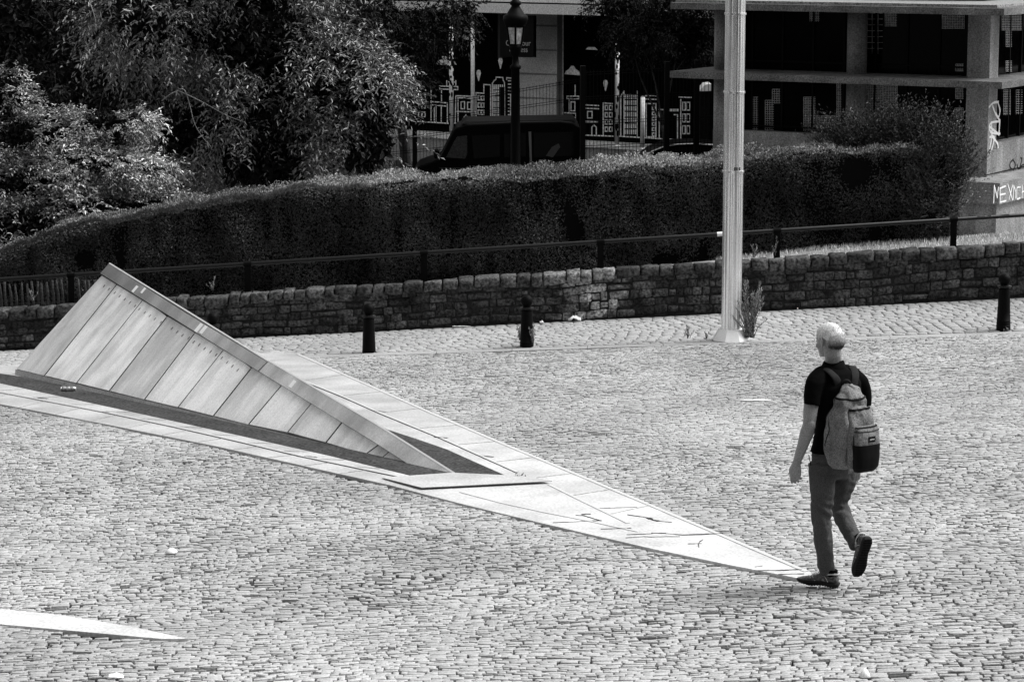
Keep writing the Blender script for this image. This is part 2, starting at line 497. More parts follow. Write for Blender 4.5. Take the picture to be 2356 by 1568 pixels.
# pavement between the kerb and the wall foot
def pave_z(x, y):
    t = (y - YK) / (YW - YK)
    return (1 - t) * (kerbz(x) + .006) + t * wallbase(x)
struct("pavement_bed", sheet(list(np.linspace(-26, 26, 27)), [YK, YK + .8, YK + 1.6, YW + .3], lambda x, y: pave_z(x, y) - .016), M['pjoint'])
def pave_to(x, y, h): return np.stack([x, y, pave_z(x, y) + h], -1)
struct("pavement", setts(-8.6, 8.6, YK + .02, YW - .02, .13, .16, .007, pave_to, 8.1, htilt=.03, hvar=.002, dome=.002, warp=.02, jit=.008, wvar=.12, tonevar=.08, depth=.02), M['psett'])
kb = MB()
x = -26.0
while x < 26:
    L = 1.0
    a, b = x + .004, x + L - .004
    p = [V(a, YK - .2, kerbz(a) - .12), V(b, YK - .2, kerbz(b) - .12), V(b, YK + .0, kerbz(b) - .12), V(a, YK + .0, kerbz(a) - .12)]
    kb.box8(p + [V(q[0], q[1], kerbz(q[0]) + .004) for q in p]); x += L
struct("kerb", kb.mesh(), M['kerb'])

# ------------------------------------------------------------ light paving round the sculpture
def lift(p, h): return np.asarray(p) + V(0, 0, h)
def flat_poly(mb, pts3, h, th=.03):
    mb.prism([lift(p, h - th) for p in pts3], V(0, 0, th))
def tess(pts3, h, th=.04):
    "a concave outline filled by triangles, with skirts"
    from mathutils.geometry import tessellate_polygon
    tri = tessellate_polygon([[Vector((p[0], p[1], 0)) for p in pts3]])
    mb = MB(); n = len(pts3)
    top = [lift(p, h) for p in pts3]; bot = [lift(p, h - th) for p in pts3]
    def up(t):
        a, b, c = (top[i] for i in t)
        return t if np.cross(b - a, c - a)[2] > 0 else t[::-1]
    mb.add(top + bot, [up(t) for t in tri] + [(i, (i + 1) % n, (i + 1) % n + n, i + n) for i in range(n)])
    return mb
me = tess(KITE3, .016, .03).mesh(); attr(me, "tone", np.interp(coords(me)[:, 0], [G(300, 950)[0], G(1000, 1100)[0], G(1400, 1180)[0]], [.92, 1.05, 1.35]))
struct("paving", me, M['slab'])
me = tess(STRIPE3, .016, .03).mesh(); attr(me, "tone", np.ones(len(me.vertices)) * 1.3)
struct("paving_stripe", me, M['slab'])
PIT = [(-500, 744), (0, 862), (300, 905), (560, 900), (700, 893), (892, 992), (960, 1014), (1029, 1038), (1100, 1070), (1170, 1101), (1060, 1092), (943, 1097), (760, 1052), (565, 1008), (280, 945), (0, 884), (-500, 773)]
me = tess([G(*p) for p in PIT], .020, .02).mesh()
struct("asphalt_strip", me, M['pit'])

def ribbon(mb, pts3, width, h, th=.003):
    for i in range(len(pts3) - 1):
        a, b = pts3[i], pts3[i + 1]
        t = nrm((b - a) * V(1, 1, 0)); s = V(-t[1], t[0], 0) * width / 2
        # follow the slope of the plaza
        q = [a - s, b - s, b + s, a + s]
        q = [V(p[0], p[1], zpl(p[0], p[1])) for p in q]
        mb.prism([lift(p, h - th) for p in q], V(0, 0, th))
gl = MB(); gd = MB()
lower = [(-300, 838), (0, 904), (234, 949), (400, 984), (565, 1022), (687, 1051), (920, 1100)]
lower2 = [(1060, 1136), (1150, 1160), (1250, 1182), (1370, 1206), (1470, 1228)]
upper = [(600, 836), (677, 870), (789, 915), (879, 955), (1013, 1010), (1106, 1052), (1190, 1090)]
upper2 = [(1262, 1118), (1330, 1152), (1400, 1186), (1445, 1208)]
for pl in (lower, lower2, upper, upper2):
    P3 = [G(*p) for p in pl]
    ribbon(gl, P3, .028, .0205)
    if pl in (lower, upper): ribbon(gd, [G(p[0], p[1] + 2.6) for p in pl], .007, .0205)
edge = [(690, 816), (840, 882), (1000, 953), (1160, 1022), (1330, 1093), (1480, 1156), (1650, 1228), (1860, 1318)]
ribbon(gl, [G(p[0] - 5, p[1] + 1.5) for p in edge], .04, .0205)
struct("paving_groove_edge", gl.mesh(), M['groove'])
# cross joints and cracks
def lerp_line(pl, x):
    for a, b in zip(pl[:-1], pl[1:]):
        if a[0] <= x <= b[0]:
            t = (x - a[0]) / (b[0] - a[0]); return a[1] + t * (b[1] - a[1])
    return None
lowedge = [(-300, 880), (0, 932), (250, 980), (500, 1030), (700, 1075), (900, 1120), (1060, 1162), (1250, 1208), (1500, 1266), (1680, 1304), (1850, 1337)]
lowpit = [(-500, 773), (0, 884), (280, 945), (565, 1008), (760, 1052), (943, 1097)]
fj = MB()
for xx in range(-200, 900, 82):
    y0 = lerp_line(lowedge, xx)
    x2 = xx + 62; y2 = lerp_line(lower, x2)
    if y0 and y2: ribbon(fj, [G(xx, y0 - 1), G(x2, y2)], .008, .0205)
    x3 = xx + 30; y3 = lerp_line(lower, x3); x4 = x3 + 60; y4 = lerp_line(lowpit, x4)
    if y3 and y4: ribbon(fj, [G(x3, y3 - 1), G(x4, y4 + 2)], .006, .0205)
for xx in range(700, 1420, 88):
    yb = lerp_line(upper + upper2, xx)
    ye = lerp_line(edge, xx + 95)
    if yb and ye: ribbon(fj, [G(xx, yb - 1), G(xx + 95, ye + 2 if ye < yb else yb - 8)], .006, .0205)
M['fjoint'] = mat('fine slab joint', .34, .9, .2, fine=.5, fscale=30)
struct("paving_joint", fj.mesh(), M['fjoint'])
ck = gd
def crack(pl, wd=.016):
    pts = []
    for a, b in zip(pl[:-1], pl[1:]):
        n = max(2, int(abs(b[0] - a[0]) / 14))
        for i in range(n):
            t = i / n; pts.append((a[0] + (b[0] - a[0]) * t, a[1] + (b[1] - a[1]) * t + random.uniform(-.35, .35)))
    pts.append(pl[-1])
    for a, b in zip(pts[:-1], pts[1:]): ribbon(ck, [G(*a), G(*b)], wd * .38 * random.uniform(.4, 1.6), .0210)
# pixels of the 1350..1900 x 1200..1500 close view
def Z3(x, y): return ((1350 + x / 4.2836) * .9424, (1200 + y / 4.2836) * .9424)
crack([Z3(470, 195), Z3(600, 193), Z3(720, 188), Z3(880, 182)], .02)
crack([Z3(240, 268), Z3(320, 272), Z3(500, 325)], .022)
crack([Z3(300, 258), Z3(395, 256)], .045)
crack([Z3(0, 347), Z3(240, 336), Z3(420, 324), Z3(510, 325)], .03)
crack([Z3(780, 262), Z3(900, 280), Z3(1000, 296)], .018); crack([Z3(1000, 296), Z3(1050, 318), Z3(1110, 330)], .06); crack([Z3(1110, 330), Z3(1245, 343)], .015)
crack([Z3(500, 413), Z3(820, 403)], .018)
crack([Z3(770, 472), Z3(1040, 462)], .02); crack([Z3(1030, 456), Z3(1180, 457)], .055); crack([Z3(1180, 462), Z3(1360, 476)], .02); crack([Z3(1360, 476), Z3(1560, 468), Z3(1780, 460)], .045)
crack([Z3(760, 505), Z3(950, 493)], .012); crack([Z3(950, 494), Z3(1040, 496)], .03); crack([Z3(1040, 496), Z3(1330, 492)], .014)
crack([Z3(1410, 568), Z3(1555, 566)], .02); crack([Z3(1570, 522), Z3(1535, 545), Z3(1522, 570), Z3(1528, 606)], .018)
crack([Z3(2110, 812), Z3(2190, 800)], .02); crack([(1736, 1318), (1800, 1317), (1845, 1315)], .03); crack([(1790, 1327), (1850, 1325)], .02)
crack([(700, 1053), (730, 1056)], .05); crack([(1000, 1009), (1030, 1011)], .05); crack([(1100, 1052), (1135, 1055)], .04); crack([(860, 948), (890, 951)], .03)
crack([(88, 918), (110, 920)], .05); crack([(236, 950), (252, 952)], .05)
struct("paving_crack", ck.mesh(), M['crack'])

# ------------------------------------------------------------ the wedge sculpture
A = G(35, 866); P = G(1046, 1093); Bm = G(943, 1072)
base_dir = nrm(P - A)
def solveT(x, y, A_, bd):
    d = ray(x, y); # CAM + d t ; (CAM + d t - A).bd = 0
    t = np.dot(A_ - CAM, bd) / np.dot(d, bd); return CAM + d * t
T = solveT(252, 612, A, base_dir)
nF = nrm(np.cross(P - A, T - A))
if nF[2] < 0: nF = -nF
def W_(x, y, h=0): return RP(x, y, A, nF) + nF * h
R4 = lambda x, y: (x / 2.618 * .9424, (600 + y / 2.618) * .9424)
sc_root = thing("wedge_sculpture", A, "large slanted stone wedge with pale panels rising from the dark asphalt strip", "sculpture")
joints = [((745, 250), (285, 828)), ((910, 352), (490, 875)), ((1060, 462), (700, 925)), ((1240, 565), (925, 980)), ((1425, 672), (1140, 1030)),
          ((1600, 790), (1365, 1085)), ((1800, 893), (1590, 1140)), ((1990, 1010), (1840, 1190)), ((2185, 1130), (2085, 1255)), ((2423, 1270), (2340, 1330)), ((2494, 1311), (2444, 1354))]
tones = [.80, 1.06, 1.10, .84, 1.10, 1.12, .94, 1.0, .96, 1.02, .74, .78, .9]
seam_top = [(650, 185)] + [j[0] for j in joints] + [(2622, 1393)]
seam_bot = [(100, 785)] + [j[1] for j in joints] + [(2622, 1393)]
for i in range(len(seam_top) - 1):
    a, b, c, d = R4(*seam_bot[i]), R4(*seam_bot[i + 1]), R4(seam_top[i + 1][0] + 9, seam_top[i + 1][1] - 13 * (i < 11)), R4(seam_top[i][0] + 9 * (i > 0), seam_top[i][1] - 13 * (i > 0))
    g = 1.7
    q = [W_(a[0] + g, a[1]), W_(b[0] - g * .3, b[1]), W_(c[0] - g, c[1] + .6), W_(d[0] + g * .6, d[1] + .6)]
    mb = MB(); mb.prism([p - nF * .03 for p in q], nF * (.03 + .002 * (i % 3)))
    me = mb.mesh(); attr(me, "tone", np.full(len(me.vertices), tones[i]))
    pc = coords(me) - A; attr(me, "su", pc @ nrm(T - A)); attr(me, "sv", pc @ base_dir + i * 7.3)
    o = link("cladding_panel", me, M['panelA'], sc_root)
    if i in (0, 3, 10): o["label"] = "darker stained stone panel"
jm = MB()
for (a_, b_) in joints:
    ta_, tb2 = W_(*R4(*a_)), W_(*R4(*b_)); dd_ = nrm(tb2 - ta_); ss_ = np.cross(dd_, nF) * .0075
    jm.prism([ta_ - ss_, tb2 - ss_, tb2 + ss_, ta_ + ss_], nF * .0055)
a_, b_ = W_(*R4(650, 186)), W_(*R4(2622, 1391)); ss_ = np.cross(nrm(b_ - a_), nF) * .006
jm.prism([a_ - ss_, b_ - ss_, b_ + ss_, a_ + ss_], nF * .006)
jm.build("panel_joint", M['crack'], sc_root)
# fixing holes below the seam, as small dark plugs
M['plug'] = mat('worn fixing', .2, .9)
for k, (x, y) in enumerate([(667, 257), (698, 277), (735, 300), (767, 322), (799, 342), (832, 364), (865, 385), (893, 405), (928, 427), (960, 448), (992, 468), (1030, 490), (1100, 528), (1134, 550), (1168, 572), (1208, 590), (1240, 615), (1275, 633), (1310, 657), (1348, 677), (1384, 697), (1420, 717), (1455, 745), (1488, 770), (1522, 795)]):
    c = W_(*R4(x, y)); u_ = nrm(T - A)
    hb = MB(); hb.box(c + nF * .005, nrm(np.cross(nF, u_)) * .010, u_ * .018, nF * .003); hb.build("fixing_hole", M['plug'], sc_root)
# core
core = MB()
corner = [W_(*R4(102, 786)), W_(*R4(2618, 1391)), W_(*R4(705, 122))]
down = lambda p: V(p[0], p[1], zpl(p[0], p[1]) - .05)
Tt = corner[2] - nF * .16
core_front = [p - nF * .034 for p in corner]
core.add(core_front + [down(corner[0] - nF * .16), down(corner[1]), down(Tt + nrm(V(-nF[0], -nF[1], 0)) * .15), Tt],
         [(0, 1, 2), (0, 3, 4, 1), (2, 6, 5, 3, 0), (1, 4, 5, 6, 2)])
core.build("core", M['joint'], sc_root)
# fascia along the ridge, two lengths
def Rp(x, y): return W_(*R4(x, y))
fz = [[(650, 183), (1662, 806), (1725, 750), (705, 121)], [(1672, 808), (2622, 1385), (2905, 1458), (1725, 744)]]
R5 = lambda x, y: ((600 + x / 2.945) * .9424, (850 + y / 2.945) * .9424)
seg1 = [W_(*R4(650, 183)), W_(*R4(1150, 490)), W_(*R4(1658, 806)), W_(*R4(1716, 749)), W_(*R4(1200, 440)), W_(*R4(705, 121))]
seg2 = [W_(*R5(108, 176)), W_(*R5(470, 398)), W_(*R5(930, 680)), W_(*R5(1180, 842)), W_(*R5(1515, 918)), W_(*R5(930, 548)), W_(*R5(176, 104))]
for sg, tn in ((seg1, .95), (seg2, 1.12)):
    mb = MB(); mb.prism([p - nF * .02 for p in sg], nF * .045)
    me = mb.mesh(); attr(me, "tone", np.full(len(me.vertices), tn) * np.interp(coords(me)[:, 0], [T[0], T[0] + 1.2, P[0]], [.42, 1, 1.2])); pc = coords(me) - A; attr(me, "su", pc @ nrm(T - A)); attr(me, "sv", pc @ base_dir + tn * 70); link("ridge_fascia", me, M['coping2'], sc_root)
mb = MB()
hyp = [W_(*R4(705, 121)), W_(*R4(1720, 747)), W_(*R5(176, 104)), W_(*R5(930, 548)), W_(*R5(1515, 918))]
up_ = nrm(np.cross(P - T, nF)); up_ = up_ if up_[2] > 0 else -up_
for a, b in zip(hyp[:-1], hyp[1:]):
    mb.prism([a - nF * .16, b - nF * .16, b + nF * .027, a + nF * .027], up_ * .016)
mb.build("top_edge", M['bright'], sc_root)
# plinth along the foot
mb = MB()
for k in range(8):
    t0_, t1_ = k / 8, (k + 1) / 8 - .001
    L_ = lambda t: (R4(98, 788)[0] + (R4(2622, 1391)[0] - R4(98, 788)[0]) * t, R4(98, 788)[1] + (R4(2622, 1391)[1] - R4(98, 788)[1]) * t)
    B_ = lambda t: (35 + (950 - 35) * t, 868 + (1074 - 868) * t)
    mb.prism([W_(*B_(t0_)), W_(*B_(t1_)), W_(*L_(t1_)), W_(*L_(t0_))], -nF * .012)
mb.build("plinth", M['concd'], sc_root)
for (x, y, dx) in ((872, 284, 11), (925, 294, 9), (1280, 532, 13), (1310, 545, 12), (1880, 892, 10)):
    c = W_(*R4(x, y)) + nF * .027
    u_ = nrm(T - A); s_ = nrm(P - T)
    mb = MB(); mb.box(c, s_ * .0044 * dx, u_ * .0046 * dx, nF * .001)
    mb.build("sticker", M['litter'], sc_root)

# pale board lying over the tip of the strip
bq = [G(878, 1105), G(970, 1131), G(1270, 1116), G(1212, 1102), G(1040, 1094)]
mb = MB(); mb.prism([lift(p, .024 + .010 * (i in (1, 2))) for i, p in enumerate(bq)], V(0, 0, .006))
me = mb.mesh(); attr(me, "tone", np.full(len(me.vertices), 1.12))
tag(link("cover_board", me, M['slab']), "thin white board lying across the paving at the tip of the wedge", "board")

# ------------------------------------------------------------ stone wall
X0, X1 = -8.6, 8.6
wl = thing("stone_wall", (0, YW, wallbase(0)), "low dark sandstone wall with rough coping behind the pavement", "wall")
mb = MB()
xs = np.linspace(-26, 26, 40)
prof = [V(x, YW + .03, wallbase(x) - .3) for x in xs], [V(x, YW + .03, walltop(x) - .08) for x in xs], [V(x, YW + .36, walltop(x) - .08) for x in xs], [V(x, YW + .36, wallbase(x) - .3) for x in xs]
n = len(xs)
mb.add(sum((list(p) for p in prof), []), [(r * n + i, r * n + i + 1, (r + 1) * n + i + 1, (r + 1) * n + i) for r in range(3) for i in range(n - 1)])
mb.build("wall_core", M['mortar'], wl)
def wall_to(x, v, h):
    zb = wallbase(x); zt = walltop(x) - .085
    return np.stack([x, YW + .015 - h, zb + (zt - zb) * v], -1)
def wall_to2(x, v, h): return wall_to(x, v / .55, h)
me = setts(X0, X1, 0.0, .55, .11, .22, .010, wall_to2, 5.5, drop=.012, htilt=.12, hvar=.010, dome=.006, warp=.03, jit=.012, depth=.04, wvar=.6, tonevar=.45, rj=.06, inset=.86, cn=.8)
tv = np.empty(len(me.vertices), np.float32); me.attributes["tone"].data.foreach_get("value", tv)
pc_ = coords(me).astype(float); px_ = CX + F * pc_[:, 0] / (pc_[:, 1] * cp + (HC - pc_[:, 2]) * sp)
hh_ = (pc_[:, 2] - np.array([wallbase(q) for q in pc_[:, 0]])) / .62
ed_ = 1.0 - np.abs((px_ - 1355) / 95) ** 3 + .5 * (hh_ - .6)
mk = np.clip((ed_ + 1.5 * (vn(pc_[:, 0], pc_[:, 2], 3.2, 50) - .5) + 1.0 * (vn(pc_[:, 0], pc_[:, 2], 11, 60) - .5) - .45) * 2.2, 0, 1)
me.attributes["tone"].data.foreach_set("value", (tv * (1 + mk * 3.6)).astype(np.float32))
link("stonework", me, M['wall'], wl)
# coping blocks
def rblock(mb, c, ax, ay, az, r=.2, nz=.006, n=4):
    "rounded, slightly irregular block on half-axes"
    c, ax, ay, az = map(lambda q: np.asarray(q, float), (c, ax, ay, az))
    vs = {}; V_ = []; Fc = []
    def vid(i, j, k):
        key = (i, j, k)
        if key not in vs:
            p = np.array([i, j, k], float) / n * 2 - 1
            q = np.clip(p, -(1 - r), 1 - r); d = p - q
            L = np.linalg.norm(d)
            if L > 0: p = q + d / L * r
            w3 = c + ax * p[0] + ay * p[1] + az * p[2]
            w3 = w3 + np.array(mnoise.noise_vector(Vector(w3 * 9))) * nz
            vs[key] = len(V_); V_.append(w3)
        return vs[key]
    for a in range(3):
        for s_ in (0, n):
            for i in range(n):
                for j in range(n):
                    def mk(u, v):
                        t = [0, 0, 0]; t[a] = s_; t[(a + 1) % 3] = u; t[(a + 2) % 3] = v; return vid(*t)
                    q = [mk(i, j), mk(i + 1, j), mk(i + 1, j + 1), mk(i, j + 1)]
                    Fc.append(q if s_ else q[::-1])
    mb.add(V_, Fc)
cpb = MB(); tn = []
x = X0
while x < X1:
    L = random.choice([.16, .22, .26, .3, .36]) * random.uniform(.9, 1.1)
    zt = walltop(x + L / 2); sl_ = (walltop(x + L) - walltop(x)) / L
    h = .075 + random.uniform(-.012, .01)
    c = V(x + L / 2, YW + .16 + random.uniform(-.02, .02), zt - h + random.uniform(-.012, .012))
    tl = sl_ + random.uniform(-.03, .03)
    k0 = len(cpb.v)
    rblock(cpb, c, V(L / 2 - .008, 0, tl * L / 2), V(0, .175, random.uniform(-.015, .01)), V(0, 0, h), .16, .016)
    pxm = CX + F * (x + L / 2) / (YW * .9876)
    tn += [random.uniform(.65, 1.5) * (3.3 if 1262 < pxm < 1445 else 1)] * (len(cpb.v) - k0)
    x += L
me = cpb.mesh(True); attr(me, "tone", tn)
link("coping", me, M['coping'], wl)
# bank behind the wall
def bank_z(x, y):
    zt = walltop(x) - .03
    if y <= YW + .33: return zt
    a = U(2309, 549, 46.0); zc = a[2] + (x - a[0]) * .075
    t = min(1, (y - YW - .33) / (46.0 - YW - .33))
    bp = .13 * min(1, max(0, (x - 2.2) / 2.5)) * min(1, t / .15) * (1 - t)
    return zt * (1 - t) + zc * t + bp if y <= 46 else zc - (y - 46) * .12
struct("bank", sheet(list(np.linspace(-26, 26, 40)), [YW + .33, 38.5, 40, 42, 44, 46, 49, 52], bank_z), M['soil'])
ZST = U(1178, 478, 58)[2]
struct("street", sheet([-60, 60], [52.02, 90], lambda x, y: ZST), M['asphalt'])

# grass blades on the bank
def blades(n, xf, hmin, hmax):
    r = RNG.random((n, 6))
    base = np.array([xf(a, b) for a, b in r[:, :2]])
    h = hmin + (hmax - hmin) * r[:, 2]
    an = r[:, 3] * 2 * PI; wd = .004 + .003 * r[:, 4]; ln = (r[:, 5] - .3) * .7
    side = np.stack([np.cos(an), np.sin(an), 0 * an], -1) * wd[:, None]
    lean = np.stack([-np.sin(an), np.cos(an), 0 * an], -1) * (ln * h)[:, None]
    v = np.stack([base - side, base + side, base + side * .5 + lean * .4 + np.stack([0 * h, 0 * h, h * .6], -1), base + lean + np.stack([0 * h, 0 * h, h], -1)], 1)
    me = mesh_np(v.reshape(-1, 3), (np.arange(n) * 4)[:, None] + np.array([[0, 1, 2, 3]]))
    attr(me, "tone", np.repeat(.5 + r[:, 4] * 1.1, 4)); return me
def gx(a, b):
    x = 3.0 + a * 7.0; y = YW + .3 + b ** .8 * 6.5
    return (x, y, bank_z(x, y) - .005)
tag(link("grass", blades(42000, gx, .02, .07), M['grass']), "short dry grass on the bank above the wall at right", "grass", kind="stuff")

# ------------------------------------------------------------ hand rail
YR = YW + .27
rl = thing("handrail", (0, YR, walltop(0)), "long black iron handrail on flat posts above the stone wall", "railing")
ra, rb_ = U(0, 642.5, YR), U(2356, 494.5, YR)
rdir = (rb_ - ra) / (rb_[0] - ra[0])
def rail_pt(x): return ra + rdir * (x - ra[0])
mb = MB(); mb.tube([rail_pt(-26), rail_pt(26)], .028, 12); mb.build("top_rail", M['rail'], rl, True)
for k in range(-4, 11):
    px = 160 + 406.3 * k
    r_ = U(px + 3, 642.5 - px * .0628, YR); xx = r_[0]; p = rail_pt(xx)
    mb = MB()
    mb.box(V(xx, YR, (p[2] + walltop(xx) - .2) / 2 + .012), V(.045, 0, 0), V(0, .012, 0), V(0, 0, (p[2] - walltop(xx) + .2) / 2))
    mb.tube([rail_pt(xx - .055), rail_pt(xx + .055)], .034, 12)
    mb.build("post", M['iron'], rl)
mb = MB(); mb.tube([rail_pt(U(1650, 530, YR)[0]), rail_pt(U(1664, 530, YR)[0])], .033, 12); mb.build("white_tape", M['litter'], rl)
mb = MB()
for i in range(16):
    xx = U(2250 + random.uniform(0, 70), 500, YR)[0]; a = rail_pt(xx)
    mb.box(a + V(0, -.012, .0265), V(random.uniform(.008, .02), 0, .001), V(0, .008, -.003), V(0, 0, .0015))
mb.build("chipped_paint", M['chip'], rl)

# pickets behind the rail at left
pf = thing("picket_fence", U(80, 690, YR + .25), "weathered thin wooden pickets behind the handrail at far left", "fence")
for i, px in enumerate([-40, -22, 2, 14, 24, 37, 51, 63, 76, 87, 97, 108, 123, 133, 144, 155, 168, 182, 196, 207, 220, 236]):
    top = U(px - 2 + random.uniform(-2, 2), 652 - px * .05 + random.uniform(-3, 4), YR + .25); bot = U(px + 3, 712 - px * .05, YR + .25)
    mid = (top + bot) / 2 + V(random.uniform(-.015, .015), 0, 0)
    mb = MB(); mb.tube([bot - V(0, 0, .1), mid, top], [.021, .019, .015 * random.uniform(.7, 1.2)], 7, .6)
    mb.build("picket", M['timber'], pf, True)
mb = MB(); a, b = U(-60, 700, YR + .28), U(240, 683, YR + .28); mb.tube([a, b], .012, 6); mb.build("cross_wire", M['iron'], pf)

# ------------------------------------------------------------ leaves
def leaf_mesh(cen, dirs, nor, L, Wd, tone):
    "cen base points, dirs leaf axis, nor facing, L length, Wd half width: leaves folded on the midrib"
    n = len(cen)
    dirs = dirs / np.linalg.norm(dirs, axis=1)[:, None]
    side = np.cross(dirs, nor); side /= (np.linalg.norm(side, axis=1)[:, None] + 1e-9)
    up = np.cross(side, dirs)
    L = L[:, None]; Wd = Wd[:, None]
    m = cen + dirs * L * .5 + up * L * .04
    tip = cen + dirs * L - up * L * .12
    a = m + side * Wd + up * Wd * .45; b = m - side * Wd + up * Wd * .45
    v = np.stack([cen, a, tip, b], 1).reshape(-1, 3)
    f = ((np.arange(n) * 4)[:, None, None] + np.array([[0, 2, 1], [0, 3, 2]])[None]).reshape(-1, 3)
    me = mesh_np(v, f)
    attr(me, "tone", np.repeat(tone, 4)); return me
def rdir_(n):
    d = RNG.standard_normal((n, 3)); return d / np.linalg.norm(d, axis=1)[:, None]

# ------------------------------------------------------------ hedge
HY = 39.0; HT = 1.6
top_pts = [(-400, 720), (0, 570), (120, 530), (250, 500), (330, 482), (470, 460), (650, 434), (850, 414), (1000, 406), (1150, 394), (1340, 380), (1500, 367), (1640, 359), (1800, 345), (1950, 330), (2120, 330), (2200, 360), (2260, 430)]
tw = np.array([U(a, b + 14, HY) for a, b in top_pts])
def hedge_top(x): return np.interp(x, tw[:, 0], tw[:, 2])
hx1 = U(2205, 400, HY)[0]; hx0 = -12.0
hb_ = lambda x: walltop(x) - .35
hr = thing("hedge", (0, HY, hb_(0)), "long dense clipped hedge with lit top behind the handrail", "hedge")
XB0 = U(850, 450, HY)[0]
hset0 = lambda x: .5 / (1 + math.exp(max(-50, min(50, (x - XB0) / .06))))
mb = MB(); xs = np.linspace(hx0, hx1 - .1, 60)
rows_ = [[V(x, HY + .1 + hset0(x), hb_(x)) for x in xs], [V(x, HY + .1 + hset0(x), hedge_top(x) - .15) for x in xs], [V(x, HY + .25 + hset0(x), hedge_top(x) - .07) for x in xs], [V(x, HY + HT - .1, hedge_top(x) - .07) for x in xs], [V(x, HY + HT, hb_(x)) for x in xs]]
n = len(xs)
mb.add(sum(rows_, []), [(r * n + i, r * n + i + 1, (r + 1) * n + i + 1, (r + 1) * n + i) for r in range(4) for i in range(n - 1)] + [[r * n + n - 1 for r in range(5)]])
mb.build("shade_core", M['hedgecore'], hr)  # solid near-black core paints the shade inside the hedge
XB = U(850, 450, HY)[0]
def hset(x): return .5 / (1 + np.exp((np.asarray(x) - XB) / .06))
def hedge_leaves(n):
    x = hx0 + (hx1 - hx0) * RNG.random(n); q = RNG.random(n)
    zt = hedge_top(x); zb = np.array([hb_(a) for a in x])
    front = q < .68
    bumpf = (vn(x, zt * 0 + RNG.random(n) * 0, 3.1, 2) - .5) * .1
    y = np.where(front, HY, HY + RNG.random(n) * HT)
    z = np.where(front, zb + (zt - zb) * RNG.random(n), zt)
    lump = (vn(x, z + y, 2.2, 5) - .5) * .34 + (vn(x, z * .4, 6.0, 15) - .5) * .16
    y = np.where(front, y - lump - .03 + RNG.random(n) * .12, y)
    z = np.where(front, z, z + lump * .5 + RNG.random(n) ** 2 * .07 - .03)
    # rounded front top edge
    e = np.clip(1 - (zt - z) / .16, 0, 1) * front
    y = y + e ** 2 * .12 + hset(x) * front
    y = np.where(front, y, np.maximum(y, HY + hset(x)))
    cen = np.stack([x, y, z], 1)
    nor = np.where(front[:, None], np.array([[0, -1, .5]]), np.array([[0, -.25, 1]])) + rdir_(n) * .75
    d = rdir_(n) * .8 + np.where(front[:, None], np.array([[0, -.5, .35]]), np.array([[0, -.1, .9]]))
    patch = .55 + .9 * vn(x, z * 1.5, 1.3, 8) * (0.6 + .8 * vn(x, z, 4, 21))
    return leaf_mesh(cen, d, nor, .028 + .022 * RNG.random(n), .007 + .005 * RNG.random(n), patch * (.8 + 1.1 * vn(x, z, .45, 40)) * (.5 + RNG.random(n)) * np.where(front, 1 + 1.8 * e ** 1.5, 4.6))  # top leaves and front rim lightened: the lit top is painted into the tone
link("foliage", hedge_leaves(210000), M['hedge'], hr)

